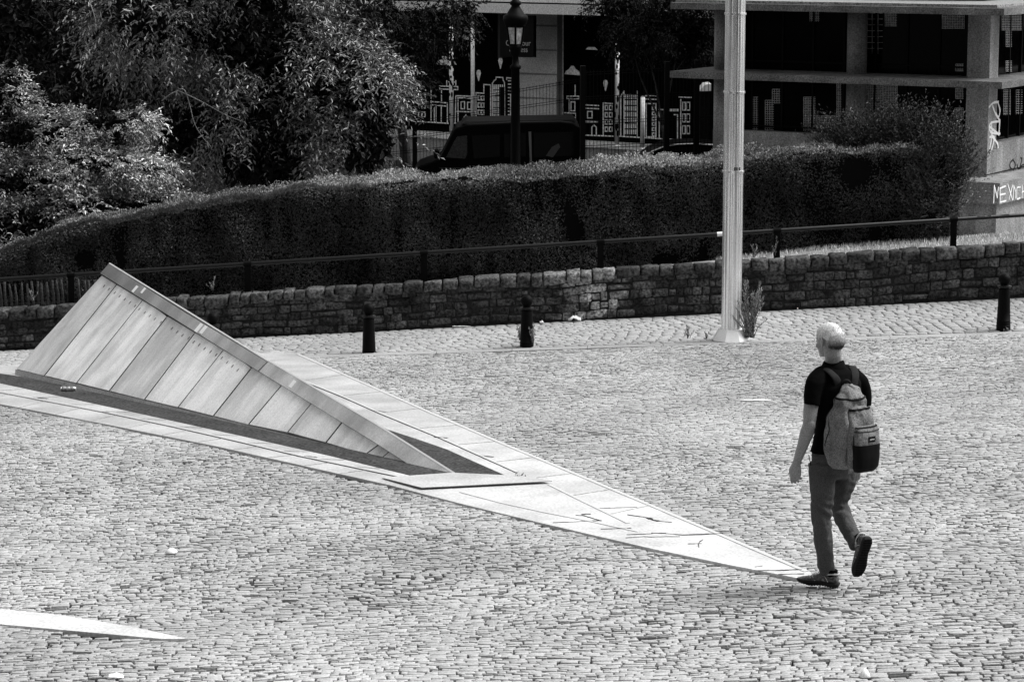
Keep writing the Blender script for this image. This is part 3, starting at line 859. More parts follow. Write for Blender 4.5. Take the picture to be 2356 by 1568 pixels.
# ------------------------------------------------------------ trees and shrubs
def blob_tree(name, root, blobs, mt, label, cat, nleaf, L, droop=.6, group=None, trunk_r=.16, outward=.7, core=True, tonev=(.4, 1.3), twigs=True, wr=.2, twl=.42):
    "blobs: (centre xyz, rx, ry, rz) ; root xyz"
    t = thing(name, root, label, cat, group)
    root = np.asarray(root, float)
    tr = MB()
    cs = [np.asarray(b[0], float) for b in blobs]
    ctr = sum(cs) / len(cs)
    fork = root + (ctr - root) * .45
    tr.tube(smooth_path([root, root + (fork - root) * .5 + V(.08, .05, 0), fork], 4), list(np.linspace(trunk_r, trunk_r * .65, 9)), 9)
    br = MB()
    for c in cs:
        mid = (fork + c) / 2 + V(random.uniform(-.2, .2), random.uniform(-.2, .2), random.uniform(0, .25))
        br.tube(smooth_path([fork, mid, c], 4), list(np.linspace(trunk_r * .5, trunk_r * .1, 9)), 6)
    tk = tr.build("trunk", M['bark'], t, True)
    br.build("branch", M['bark'], tk, True)
    vol = np.array([b[1] * b[2] * b[3] for b in blobs]) ** .67; vol /= vol.sum()
    C = []; D = []; Nn = []; Tn = []; tw_ = MB(); TS = []
    per = 9
    ntw = nleaf // per
    which = RNG.choice(len(blobs), ntw, p=vol)
    for k in range(ntw):
        b = blobs[which[k]]
        d = RNG.standard_normal(3); d /= np.linalg.norm(d)
        rad = (.62 + .42 * RNG.random()) * (1 + .22 * mnoise.noise(Vector(d * 2.3) + Vector(cs[which[k]])))
        s = np.asarray(b[0]) + d * np.array(b[1:4]) * rad
        g = d * outward + V(0, 0, -droop * .6) + RNG.standard_normal(3) * .35; g /= np.linalg.norm(g)
        tl = twl * (.6 + .8 * RNG.random())
        cl = mnoise.noise(Vector(s) * 1.15 + Vector((3, 1, 7)))
        if cl < -.14 and name != 'bushy_shrub': continue
        tone = (tonev[0] + (tonev[1] * 1.25 - tonev[0]) * RNG.random() ** 1.5) * (.7 + 1.5 * max(-.2, cl))
        pts = []
        for j in range(per):
            u_ = (j + 1) / per
            p = s + g * tl * u_ + V(0, 0, -droop * tl * .5 * u_ * u_)
            pts.append(p)
            sd_ = np.cross(g, (0, 0, 1)); sd_ /= (np.linalg.norm(sd_) + 1e-9)
            ld = g * .6 + sd_ * (1 if j % 2 else -1) * .8 + V(0, 0, -droop * .5) + RNG.standard_normal(3) * .35
            C.append(p); D.append(ld); Nn.append(V(0, 0, 1) + RNG.standard_normal(3) * .45); Tn.append(tone * (.75 + .5 * RNG.random()))
        if twigs and k % 5 == 0: tw_.tube([s, pts[4], pts[-1]], [.007, .005, .002], 3, cap=False)
    n = len(C)
    me = leaf_mesh(np.array(C), np.array(D), np.array(Nn), L * (.5 + 1.0 * RNG.random(n)), L * wr * (.8 + .4 * RNG.random(n)), np.array(Tn))
    cr = link("crown", me, mt, t)
    if twigs: tw_.build("twig", M['bark'], cr)
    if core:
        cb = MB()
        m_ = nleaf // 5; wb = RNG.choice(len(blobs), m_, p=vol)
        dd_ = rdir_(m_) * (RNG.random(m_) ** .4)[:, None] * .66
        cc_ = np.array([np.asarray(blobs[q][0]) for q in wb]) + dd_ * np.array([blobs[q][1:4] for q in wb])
        link("inner_foliage", leaf_mesh(cc_, rdir_(m_) + V(0, 0, -.5), rdir_(m_) + V(0, -.6, .6), L * (1.2 + RNG.random(m_)), L * .42 * np.ones(m_), .15 + .5 * RNG.random(m_)), M['leafdark'], cr)  # darker leaves inside the crown paint its inner shade
    return t
def B(px, py, Y, rx, rz, ry=None):
    s = Y / F
    return (U(px, py, Y), rx * s, (ry if ry else rx) * s, rz * s)
GZ = lambda x, y: V(x, y, bank_z(x, y) - .1)
def rootat(px, Y): p = U(px, 500, Y); return GZ(p[0], Y) if Y < 52 else V(p[0], Y, ZST - .05)

blob_tree("leafy_tree", rootat(560, 44.5), [B(380, 40, 44.2, 190, 140, 150), B(600, 90, 44, 210, 150, 160), B(780, 190, 43.6, 150, 130, 110), B(640, 270, 43.8, 200, 130, 130), B(480, 300, 44.2, 170, 130, 120), B(820, 330, 43.4, 120, 95, 90), B(860, 240, 43.4, 80, 110, 70), B(620, 390, 43.6, 160, 60, 70), B(560, -60, 44.2, 240, 120, 150)],
          M['leaf'], "large leafy tree with drooping glossy leaves behind the middle of the hedge", "tree", 56000, .10, wr=.15)
blob_tree("leafy_shrub", rootat(120, 42), [B(-20, 340, 41.8, 130, 70, 80), B(110, 300, 41.8, 130, 38, 80), B(260, 278, 41.8, 110, 26, 60), B(180, 380, 41.6, 190, 38, 80), B(60, 430, 41.4, 170, 60, 80), B(300, 390, 41.6, 120, 26, 50), B(220, 480, 41.2, 200, 34, 60), B(40, 520, 41, 170, 60, 70), B(350, 470, 41.4, 90, 22, 40), B(10, 215, 42, 60, 50, 50)],
          M['leafpale'], "pale spreading shrub in flat layers at the left end of the hedge", "shrub", 46000, .066, droop=.3, trunk_r=.08, twl=.25)
blob_tree("dark_tree", rootat(80, 47.5), [B(40, 60, 47.5, 180, 160, 120), B(220, 160, 47.3, 160, 150, 120), B(60, 250, 47.2, 170, 120, 120), B(330, 330, 47.3, 180, 150, 120), B(-120, 120, 47.5, 160, 200, 120)],
          M['leafdark'], "dark shaded tree behind the pale shrub at far left", "tree", 15000, .12, tonev=(.3, 1.1))
blob_tree("street_tree", rootat(930, 60), [B(900, 90, 60, 130, 90), B(1000, 50, 60, 110, 60), B(930, 190, 59.8, 90, 60), B(840, 30, 60, 120, 70), B(1060, 20, 60, 60, 40), B(760, 80, 60, 140, 110)],
          M['leafdark'], "dark small-leaved street tree in front of the shop at left", "tree", 16000, .09, group="street trees by the shop", tonev=(.3, 1.1), twl=.3)
blob_tree("street_tree", rootat(1530, 58), [B(1430, 20, 58, 80, 45), B(1520, 60, 58, 110, 55), B(1610, 95, 58, 60, 50), B(1560, -20, 58, 140, 50), B(1450, 70, 57.8, 50, 45)],
          M['leafdark'], "dark small-leaved street tree hanging beside the concrete pavilion", "tree", 24000, .08, group="street trees by the shop", tonev=(.3, 1.5), twl=.3, trunk_r=.05)
blob_tree("bushy_shrub", rootat(2080, 41), [B(2090, 352, 39.6, 115, 52, 50), B(1990, 335, 39.7, 90, 36, 45), B(2110, 325, 39.6, 80, 38, 40), B(2175, 400, 38.95, 62, 70, 30), B(1930, 345, 39.7, 50, 16, 30), B(2150, 470, 38.95, 60, 50, 25)],
          M['bush'], "untrimmed bushy shrub with upright shoots at the right end of the hedge", "shrub", 24000, .055, droop=-.75, trunk_r=.05, outward=.4, tonev=(.5, 2.0), twl=.3, wr=.16)
# bare arching twigs in front of the tree
for k, (pl, lab) in enumerate([([(372, 232), (395, 215), (412, 208)], 0), ([(412, 205), (425, 208), (436, 240), (448, 285), (468, 318), (486, 340), (478, 360)], 0), ([(412, 210), (440, 222), (475, 240), (520, 265), (560, 280)], 0),
                              ([(760, 192), (790, 160), (812, 130), (820, 100)], 0), ([(812, 108), (850, 124), (880, 150), (905, 180), (930, 215)], 0), ([(835, 130), (850, 175), (855, 205)], 0), ([(205, 2), (218, 40), (222, 75)], 0)]):
    pts = smooth_path([U(a, b, 42.55 - .05 * (i % 2)) for i, (a, b) in enumerate(pl)], 4)
    mb = MB(); mb.tube(pts, list(np.linspace(.009, .004, len(pts))), 5)
    mb.build("twig", M['twig'], [o for o in SC.objects if o.name == "leafy_tree"][0], True)

# woodland behind everything at left
def wood(n):
    px = -500 + 1500 * RNG.random(n); py = -260 + 720 * RNG.random(n)
    Y = 50 + 1.2 * vn(px, py, .01, 4) + RNG.random(n) * .5
    cen = np.array([U(a, b, c) for a, b, c in zip(px, py, Y)])
    keep = px < 870
    cen = cen[keep]; m = len(cen)
    return leaf_mesh(cen, rdir_(m) + V(0, 0, -.5), rdir_(m) + V(0, -.4, .8), .11 + .06 * RNG.random(m), np.full(m, .028), .3 + .8 * RNG.random(m))
tag(link("woodland_leaves", wood(26000), M['leafdark']), "far dark mass of leaves filling the gaps behind the trees", "foliage", kind="stuff")

# ------------------------------------------------------------ metal pole
YPO = YK + .12
pb = U(1682, 779, YPO); 
pole = thing("steel_pole", pb, "tall fluted steel pole with flared base on the kerb", "pole")
def polept(z): return V(pb[0] + .0, YPO, z)
pr = 23.5 / F * YPO
mb = MB(); seg = 96
def flute(a): return 1 - .07 * abs(math.cos(a * 8 + .4)) ** 8 
n0 = 0; vs = []; zs = [pb[2] + .12, pb[2] + 4.2, pb[2] + 9.0]
for z in zs:
    for k in range(seg):
        a = 2 * PI * k / seg; r = pr * flute(a)
        vs.append(V(pb[0] + r * math.cos(a), YPO + r * math.sin(a), z))
fs = [(j * seg + k, j * seg + (k + 1) % seg, (j + 1) * seg + (k + 1) % seg, (j + 1) * seg + k) for j in range(2) for k in range(seg)]
mb.add(vs, fs); mb.build("shaft", M['steel'], pole, True)
for py in (394, 212, 32, -150):
    z = U(1686, py, YPO)[2]; c = V(pb[0], YPO, z)
    mb = MB(); mb.lathe(c, [(pr * 1.0, -.014), (pr * 1.09, -.012), (pr * 1.09, .012), (pr * 1.0, .014)], 40); mb.build("band", M['steel'], pole)
mb = MB(); a0 = PI / 8
ring = lambda r, z: [V(pb[0] + r * math.cos(a0 + 2 * PI * k / 8), YPO + r * math.sin(a0 + 2 * PI * k / 8), z) for k in range(8)]
mb.add(ring(pr * 1.95, pb[2] - .01) + ring(pr * 1.28, pb[2] + .135), [(k, (k + 1) % 8, (k + 1) % 8 + 8, k + 8) for k in range(8)] + [tuple(range(8, 16))])
mb.build("flared_base", M['steelbase'], pole)
mb = MB()
for dx in (1690.5, 1696, 1701.5):
    c = U(dx, 389, YPO - pr * .99); c[1] = YPO - math.sqrt(max(1e-4, (pr * 1.018) ** 2 - (c[0] - pb[0]) ** 2)) - .001
    mb.box(c, V(.0085, 0, 0), V(0, .002, 0), V(0, 0, .022))
mb.build("number_mark", M['sprayb'], pole)

# ------------------------------------------------------------ bollards
def bollard(px, py_ball, lab, rings=False):
    bt = U(px, py_ball, YK + .12)            # top of the ball
    r = 14.2 / F * YK
    gz = pave_z(bt[0], YK + .12) - .01
    t = thing("bollard", (bt[0], YK + .12, gz), lab, "bollard", "black ball-topped bollards along the kerb")
    c = V(bt[0], YK + .12, bt[2])
    mb = MB(); mb.ell(c - V(0, 0, r), V(r, 0, 0), V(0, r, 0), V(0, 0, r), 24, 14)
    mb.tube([c - V(0, 0, 2.08 * r), c - V(0, 0, 1.7 * r)], [r * .8, r * .45], 18); mb.build("ball", M['iron'], t, True)
    z = -2.05 * r
    mb = MB(); mb.lathe(c, [(r * .9, z - .028), (r * 1.17, z - .016), (r * 1.17, z), (r * .8, z + .006)], 28); mb.build("collar", M['rail'], t)
    H = bt[2] + z - .03 - gz
    prof = [(r * 1.22, -H - .05), (r * 1.22, -H + .0)]
    zz = z - .03
    full = .62
    ringz = [full - .0, full - .03, full - .06] if rings else []
    prof = [(r * .86, zz), (r * .92, zz - .015), (r * .95, zz - .1), (r * 1.04, zz - .3), (r * 1.1, zz - .43)]
    if rings:
        b0 = zz - .43
        prof += [(r * 1.14, b0 - .002), (r * 1.14, b0 - .018), (r * 1.08, b0 - .02), (r * 1.08, b0 - .028), (r * 1.15, b0 - .03), (r * 1.15, b0 - .048), (r * 1.09, b0 - .05), (r * 1.09, b0 - .058), (r * 1.17, b0 - .06), (r * 1.17, b0 - .08)]
    bottom = gz - bt[2] - .02
    prof = [q for q in prof if q[1] > bottom + .02] + [(r * 1.17, bottom)]
    prof = prof[::-1]
    mb = MB(); mb.lathe(c, prof, 28); mb.build("post", M['iron'], t, True)
    return t
bollard(848, 697, "black bollard in the open between the wedge and the middle bollard", False)
bollard(1212, 678.5, "black bollard with thin weeds at its foot, left of the steel pole", True)
bollard(2312, 628.5, "tall black bollard with ringed foot at far right", True)
bollard(489, 718, "black bollard mostly hidden behind the wedge ridge", False)

# ------------------------------------------------------------ weeds
def weed(px, py, Y, hpx, spreadpx, nst, label, seed, cat="weed", grp=None, dense=1.0):
    rs = np.random.default_rng(seed)
    b = U(px, py, Y); s = Y / F
    t = thing("weed", b, label, cat, grp)
    st = MB(); C = []; D = []; N_ = []
    for i in range(nst):
        f = rs.random(); h = hpx * s * (.35 + .65 * f ** 1.5) if i else hpx * s
        dx = (rs.random() - .5) * 2 * spreadpx * s * (.35 + .65 * (1 - h / (hpx * s)) + .3)
        dy = (rs.random() - .5) * spreadpx * s
        p0 = b + V(dx * .25, dy * .25, 0); p2 = b + V(dx, dy, h); p1 = b + V(dx * .45, dy * .45, h * .5)
        path = smooth_path([p0, p1, p2], 6)
        st.tube(path, list(np.linspace(.0045, .0018, len(path))), 4)
        nl = int(h / .016 * dense)
        for j in range(nl):
            u_ = (j + 1) / nl; q = path[min(int(u_ * (len(path) - 1)), len(path) - 2)]; q2 = path[min(int(u_ * (len(path) - 1)) + 1, len(path) - 1)]
            fr = u_ * (len(path) - 1) % 1
            C.append(q * (1 - fr) + q2 * fr); a = rs.random() * 2 * PI
            D.append(V(math.cos(a) * .5, math.sin(a) * .5, .9)); N_.append(V(math.cos(a + 1), math.sin(a + 1), .4))
    n = len(C); st.build("stem", M['weed'].copy() if False else M['bark'], t)
    me = leaf_mesh(np.array(C), np.array(D), np.array(N_), .022 + .03 * rs.random(n), .0035 + .004 * rs.random(n), .5 + 1.5 * rs.random(n))
    link("leaves", me, M['weed'], t)
    return t
weed(1724, 776, YK + .0, 132, 40, 44, "tall bushy weed growing against the steel pole", 1, dense=1.6)
weed(1584, 778, YK + .02, 30, 14, 7, "small weed tuft left of the steel pole base", 2)
weed(1625, 778, YK + .02, 14, 8, 5, "tiny weed sprig touching the steel pole base", 3)
weed(1226, 790, YK + .05, 46, 16, 8, "wispy weed at the right foot of the middle bollard", 4)
weed(1196, 782, YK + .25, 34, 8, 4, "wispy weed at the left foot of the middle bollard", 5)
weed(2320, 766, YK + .02, 9, 20, 9, "low grass tuft at the foot of the far right bollard", 6)
weed(489, 668, YW + .1, 30, 12, 7, "pale sprig on the wall coping right of the wedge peak", 7)
weed(1782, 588, YW + .2, 44, 9, 3, "thin climbing stem on the rail post right of the pole", 8)
weed(1735, 592, YW + .2, 30, 14, 5, "seedling on the wall just right of the pole", 9)
weed(75, 693, YW + .1, 26, 24, 8, "dry sprigs on the wall coping at far left", 10)
weed(1200, 1102, G(1200, 1102)[1], 7, 22, 26, "dense low moss tuft beside the white board", 11)

# ------------------------------------------------------------ litter
def scrap(px, py, w_, d_, label, h=.02, curl=.015, seed=0, Y=None, cat="litter", mt=None, dark=False):
    c = G(px, py) if Y is None else U(px, py, Y)
    if Y is not None: c[2] = pave_z(c[0], c[1])
    mb = MB(); n = 6
    g = {}
    vs = []
    for i in range(n):
        for j in range(n):
            u_, v_ = i / (n - 1) * 2 - 1, j / (n - 1) * 2 - 1
            k = .75 if abs(u_) == 1 and abs(v_) == 1 else 1
            vs.append(c + V(u_ * w_ * k, v_ * d_ * k, .012 + h * (1 - u_ * u_) * (1 - v_ * v_) + curl * (mnoise.noise(Vector((u_ * 1.7 + seed, v_ * 1.7, seed))) + .4)))
    mb.add(vs, [(i * n + j, (i + 1) * n + j, (i + 1) * n + j + 1, i * n + j + 1) for i in range(n - 1) for j in range(n - 1)])
    o = mb.build("paper_scrap", mt or M['litter'], None, True)
    md = o.modifiers.new("t", 'SOLIDIFY'); md.thickness = .002
    return tag(o, label, cat)
scrap(395, 1273, .042, .055, "rounded white scrap on the setts left of centre front", .035, .004, 1)
scrap(300, 1221, .03, .02, "small pale scrap on the setts below the wedge", .004, .004, 2)
scrap(1990, 1559, .030, .04, "white plastic cap on the setts at the bottom edge", .045, .003, 3)
scrap(265, 1561, .05, .04, "white scrap cut by the bottom edge at left", .02, .01, 4)
scrap(1322, 724, .09, .05, "crumpled white paper leaning at the foot of the wall", .04, .06, 5, YW - .12)
scrap(1246, 733, .03, .03, "small white paper by the middle bollard at the wall foot", .02, .02, 6, YW - .15)
scrap(1062, 751, .13, .02, "flat white strip of paper at the wall foot", .004, .01, 7, YW - .1)
scrap(1738, 922, .17, .03, "long pale flattened scrap on the setts behind the walker", .002, .002, 8)
scrap(1836, 664, .01, .01, "tiny white fleck on the pavement under the wall", .01, .02, 9, YW - .1)
# crushed can
c = G(158, 903) + V(0, 0, .046)
t = thing("drink_can", c - V(0, 0, .034), "crushed silver drink can lying at the foot of the wedge", "can")
ax = nrm(V(1, -.05, 0))
mb = MB(); pp = [c + ax * s_ for s_ in np.linspace(-.085, .085, 15)]
mb.tube(pp, [.022, .031, .033, .033, .032, .027, .029, .033, .030, .026, .031, .033, .033, .030, .023], 18); mb.build("can_body", M['can'], t, True)
mb = MB(); mb.tube([c - ax * .092, c - ax * .083], [.024, .026], 18); mb.tube([c + ax * .083, c + ax * .09], [.026, .024], 18); mb.build("rim", M['chrome'], t, True)
# ------------------------------------------------------------ concrete pavilion at right
S3 = lambda x, y: ((1700 + x / 2.614) * .9424, (y / 2.614) * .9424)
Cc = U(2305, 205, 46.0)
e1 = nrm(V(-5.66, 3.4, 0)); e2 = V(-e1[1] * -1, 0, 0)
e1 = V(-.857, .515, 0); e2 = V(.515, .857, 0)
zl = lambda y: U(2305, y, 46.0)[2]
def BP(s, t, z): return V(Cc[0], Cc[1], 0) + e1 * s + e2 * t + V(0, 0, z)
Z = V(0, 0, 1)
bd = thing("concrete_pavilion", BP(3, 3, zl(545)), "low concrete pavilion with thin projecting slabs and dark glazing at right", "building")
def slab(z0, z1, s0, s1, t0, t1, name, m):
    mb = MB(); mb.box8([BP(s0, t0, z0), BP(s0, t1, z0), BP(s1, t1, z0), BP(s1, t0, z0), BP(s0, t0, z1), BP(s0, t1, z1), BP(s1, t1, z1), BP(s1, t0, z1)])
    return mb.build(name, m, bd)
SL = 6.45
M['slabc'] = mat('weathered concrete slab', .13, .9, .2, fine=.6, fscale=40, big=.4, bscale=2)
slab(zl(205), zl(189), 0, SL, 0, 9, "floor_slab", M['slabc'])
slab(zl(36), zl(20), 0, SL, 0, 9, "floor_slab", M['slabc'])
rf = slab(zl(20) + .003, zl(20) + .05, .2, SL, .2, 9, "roof_gravel", M['gravel'])
s0, t0 = .5, .9
slab(zl(20) + .06, zl(-150), 1.2, SL - .5, 2.2, 9, "upper_wall", M['facade'])
# columns
def s_at(px, t):
    # s on the plane t=const for picture column px
    lo, hi = -2., 12.
    for _ in range(50):
        m_ = (lo + hi) / 2; p = BP(m_, t, 0); xx = CX + F * p[0] / (p[1] * cp + (HC - 2.5) * 0 + (HC - zl(120)) * sp)
        if xx > px: lo = m_
        else: hi = m_
    return (lo + hi) / 2
def col(sa, sb, ta, tb, z0_, z1_, m=None, name="column"):
    mb = MB(); mb.box8([BP(sa, ta, z0_), BP(sa, tb, z0_), BP(sb, tb, z0_), BP(sb, ta, z0_), BP(sa, ta, z1_), BP(sa, tb, z1_), BP(sb, tb, z1_), BP(sb, ta, z1_)])
    return mb.build(name, m or M['conc'], bd)
cols = [(s_at(2278, t0), s_at(2226, t0)), (s_at(1988, t0), s_at(1940, t0)), (s_at(1680, t0), s_at(1635, t0))]
for ci, (sa, sb) in enumerate(cols):
    for za, zb_ in ((zl(189), zl(36)), (zl(470) if ci == 0 else zl(420), zl(205))):
        if ci == 0: col(sa, sb, t0, t0 + .42, za, zb_)
        else:
            c_ = BP((sa + sb) / 2, t0 + .16, 0); mb = MB(); mb.lathe(c_, [(.185, za), (.185, zb_)], 28); mb.build("column", M['conc'], bd, True)
sC = cols[0][0]
# right wing wall under its window and left parapet
zp = zl(352)
col(sC + .012, sC + .3, t0 + .012, 9, zl(424), zl(345), M['conc'], "parapet")
col(cols[0][1], cols[2][1] - .02, t0 + .1, t0 + .3, zl(560), zl(338), M['conc'], "parapet")
col(-.02, 1.6, -.02, 9, zl(470), zl(421), M['conc'], "ledge")
mb = MB(); p = [BP(sC, t0 + .0, zl(415)), BP(sC, 9, zl(415))]
mb.box8([BP(sC - .004, t0, zl(417)), BP(sC - .004, 9, zl(417)), BP(sC + .1, 9, zl(417)), BP(sC + .1, t0, zl(417)), BP(sC - .004, t0, zl(415)), BP(sC - .004, 9, zl(415)), BP(sC + .1, 9, zl(415)), BP(sC + .1, t0, zl(415))])
mb.build("wall_groove", M['frame'], bd)
col(.06, 2.5, .06, 9, zl(590), zl(470), M['conc'], "plinth")
# glazing: left wing and right wing
tg = t0 + .5
def glaze(z0_, z1_):
    col(sC + .3, cols[2][1], tg, tg + .04, z0_, z1_, M['glass'], "glazing")
    col(sC + .22, sC + .26, t0 + .42, 9, z0_, z1_, M['glass'], "glazing")
sEnd = cols[2][1]
glaze(zl(189), zl(36)); glaze(zl(350), zl(205))
mb = MB()
for lev in ((zl(189), zl(36)), (zl(350), zl(205))):
    for s_ in np.arange(sC + .5, sEnd, .62):
        mb.box8([BP(a, b, z_) for z_ in lev for a, b in ((s_, tg - .03), (s_ + .035, tg - .03), (s_ + .035, tg - .002), (s_, tg - .002))])
    for t_ in np.arange(t0 + .9, 8, .6):
        mb.box8([BP(a, b, z_) for z_ in lev for a, b in ((sC + .19, t_), (sC + .218, t_), (sC + .218, t_ + .04), (sC + .19, t_ + .04))])
    h = lev[0] + .14
    mb.box8([BP(a, b, z_) for z_ in (h, h + .03) for a, b in ((sC + .45, tg - .05), (sEnd, tg - .05), (sEnd, tg - .031), (sC + .45, tg - .031))])
mb.build("window_bars", M['frame'], bd)
# pale grid reflections painted as lines over the glass
def reflection(x0, y0, x1, y1, wing=0, step=2.6):
    n_ = e2 if wing == 0 else e1
    p0_ = BP(0, tg - .012, 0) if wing == 0 else BP(sC + .205, 0, 0)
    mb = MB()
    a, b = S3(x0, y0), S3(x1, y1)
    def line(pa, pb, wd):
        A_, B_ = RP(*pa, p0_, n_), RP(*pb, p0_, n_)
        d_ = nrm(B_ - A_); sd_ = nrm(np.cross(d_, n_)) * wd
        mb.prism([A_ - sd_, B_ - sd_, B_ + sd_, A_ + sd_], -n_ * .004)
    xx = a[0]
    while xx <= b[0]:
        line((xx, a[1]), (xx, b[1]), .0055); xx += step * 1.5
    yy = a[1]
    while yy <= b[1]:
        line((a[0], yy), (b[0], yy), .0055); yy += step * 1.5
    return mb.build("window_reflection", M['glassrefl'], bd)
reflection(725, 65, 785, 140); reflection(1205, 80, 1280, 170); reflection(1570, 85, 1712, 185); reflection(1655, 410, 1705, 455)
reflection(1090, 545, 1190, 805); reflection(1195, 548, 1285, 790); reflection(897, 530, 925, 815); reflection(685, 620, 760, 835); reflection(765, 740, 895, 830)
reflection(1655, 565, 1705, 630); reflection(1650, 690, 1705, 755); reflection(355, 620, 395, 860, step=3.5); reflection(440, 640, 495, 855, step=3.5); reflection(485, 570, 535, 660, step=3.5); reflection(1085, 85, 1190, 345, step=9)
reflection(1950, 95, 2075, 195, 1); reflection(1975, 200, 2012, 300, 1); reflection(1975, 390, 2012, 455, 1); reflection(1960, 575, 2005, 735, 1); reflection(2040, 575, 2080, 730, 1, 3.5)
# graffiti strokes
R6 = lambda x, y: ((2200 + x / 3.484) * .9424, (200 + y / 3.484) * .9424)
def strokes(lines, p0_, n_, wd, name, m, lab):
    mb = MB()
    for ln in lines:
        pts = smooth_path([RP(*R6(*q), p0_, n_) - n_ * .004 for q in ln], 5)
        for a, b in zip(pts[:-1], pts[1:]):
            if np.linalg.norm(b - a) < 1e-6: continue
            d_ = nrm(b - a); sd_ = nrm(np.cross(d_, n_)) * wd * random.uniform(.8, 1.2)
            mb.prism([a - sd_ - d_ * wd * .5, b - sd_ + d_ * wd * .5, b + sd_ + d_ * wd * .5, a + sd_ - d_ * wd * .5], -n_ * random.uniform(.002, .004))
    o = mb.build(name, m, bd); o["label"] = lab; return o
nR = e1   # right wing faces -e1
strokes([[(785, 1030), (790, 880)], [(790, 880), (815, 985)], [(815, 985), (825, 895)], [(840, 1025), (838, 900)], [(838, 905), (888, 885)], [(840, 960), (885, 950)], [(842, 1022), (890, 1010)],
         [(905, 870), (945, 1005)], [(945, 880), (915, 1000)], [(950, 1000), (955, 880)], [(955, 880), (970, 930)], [(970, 930), (972, 990)], [(1012, 895), (985, 900), (980, 950), (985, 995), (1010, 985)], [(1025, 985), (1028, 880)], [(1028, 935), (1060, 925)], [(1060, 980), (1062, 870)],
         [(1085, 975), (1095, 870), (1112, 970)]],
        BP(-.02, 0, 0), nR, .014, "white_graffiti", M['spray'], "white painted capital letters on the ledge")
strokes([[(745, 215), (780, 180), (825, 170)], [(775, 205), (800, 270), (838, 330)], [(820, 175), (838, 240), (825, 300), (800, 265)], [(838, 335), (770, 345), (748, 380), (765, 430), (838, 440)], [(765, 350), (770, 440), (750, 575)], [(750, 470), (790, 470), (768, 575)], [(775, 470), (815, 520), (822, 560)], [(835, 350), (830, 430)], [(750, 380), (830, 450)]],
        BP(sC, 0, 0), nR, .021, "white_graffiti", M['spray'], "white sprayed scrawl down the corner column")
strokes([[(950, 660), (925, 690), (928, 730), (955, 740), (970, 700), (950, 660)], [(955, 740), (958, 815)], [(985, 700), (1000, 745), (1025, 660), (1015, 645)], [(1045, 700), (1015, 720), (1012, 780), (1045, 775), (1048, 700), (1055, 790)], [(1075, 660), (1070, 780)], [(1060, 700), (1095, 695)]],
        BP(sC + .012, 0, 0), nR, .013, "black_graffiti", M['sprayb'], "black sprayed word on the parapet")
mb = MB()
for (x, y, wx) in ((2340, 549, .12), (2356, 552, .1)):
    rblock(mb, U(x, y, 44.6), V(wx, 0, 0), V(0, .15, 0), V(0, 0, .04), .2, .01, 3)
mb2 = tag(mb.build("loose_stone", M['kerb'], None, True), "pale loose stones lying on the grass under the graffiti", "stone")

# ------------------------------------------------------------ shop building across the street
R2 = lambda x, y: ((1000 + x / 3.1413) * .9424, (y / 3.1413) * .9424)
fa, fb = U(890, 283, 70.0), U(1640, 330, 64.2)
fd = nrm((fb - fa) * V(1, 1, 0)); fn = V(-fd[1], fd[0], 0)
if fn[1] < 0: fn = -fn
f0 = V(fa[0], fa[1], 0)
def FP(x, y, off=0): return RP(x, y, f0 - fn * off, fn)
def FR(x, y, off=0): return FP(*R2(x, y), off)
shop = thing("shop_building", V(f0[0] + 3, f0[1], ZST), "black shop front with white skyline drawing and pale fascia across the street", "building")
def fbox(u0, u1, z0_, z1_, o0, o1, name, m):
    P_ = lambda u_, z_, o_: f0 + fd * u_ - fn * o_ + Z * z_
    mb = MB(); mb.box8([P_(u0, z0_, o0), P_(u1, z0_, o0), P_(u1, z0_, o1), P_(u0, z0_, o1), P_(u0, z1_, o0), P_(u1, z1_, o0), P_(u1, z1_, o1), P_(u0, z1_, o1)])
    return mb.build(name, m, shop)
zf = lambda y, x=1178: FP(x, y)[2]
ztop = zf(22, 1250)
uof = lambda x, y=200, o_=0: float(np.dot(FP(x, y, o_) - f0, fd))
fbox(-22, 30, ZST, ztop + .02, -3, 0, "facade", M['facade'])
zl0 = FR(60, 955)[2]; zl1 = FR(60, 1000)[2]; zl2 = FR(60, 1042)[2]
fbox(-22, uof(1640), ZST, zl2, 0, .25, "base_wall", M['plinth'])
fbox(-22, uof(1640), zl2, zl1, 0, .32, "pale_ledge", M['band'])
zt0, zt1 = FP(1250, 33, 1.4)[2], FP(1250, 11, 1.4)[2]
fbox(-22, 30, zt0, zt1, -.5, 1.4, "fascia", M['fascia'])
fbox(-22, 30, zt1 + .04, zt1 + 1.5, -3, 1.2, "fascia", M['fascia'])
fbox(-22, 30, zt1, zt1 + .04, -2.9, 1.0, "fascia_gap", M['frame'])
# clad column
ua, ub = uof(R2(815, 300)[0], 150, .25), uof(R2(1130, 300)[0], 150, .25); uc = uof(R2(1178, 300)[0], 150, .8)
fbox(ua, ub, ZST, zt0, 0, .25, "clad_column", M['clad'])
fbox(ub, ub + .006, ZST, zt0, 0, .248, "clad_column_side_shade", M['concd'])  # darker skin paints shade onto the column's side face
fbox(ub + .006, ub + .03, ZST, zt0, 0, .03, "bright_trim", M['band'])
mb = MB()
for yy in (385, 570, 755, 200):
    a, b = RP(*R2(815, yy), f0 - fn * .256, fn), RP(*R2(1128, yy + 8), f0 - fn * .256, fn)
    mb.prism([a, b, V(b[0], b[1], a[2] + .05), a + Z * .05], -fn * .006)
mb.build("column_joint", M['concd'], shop)
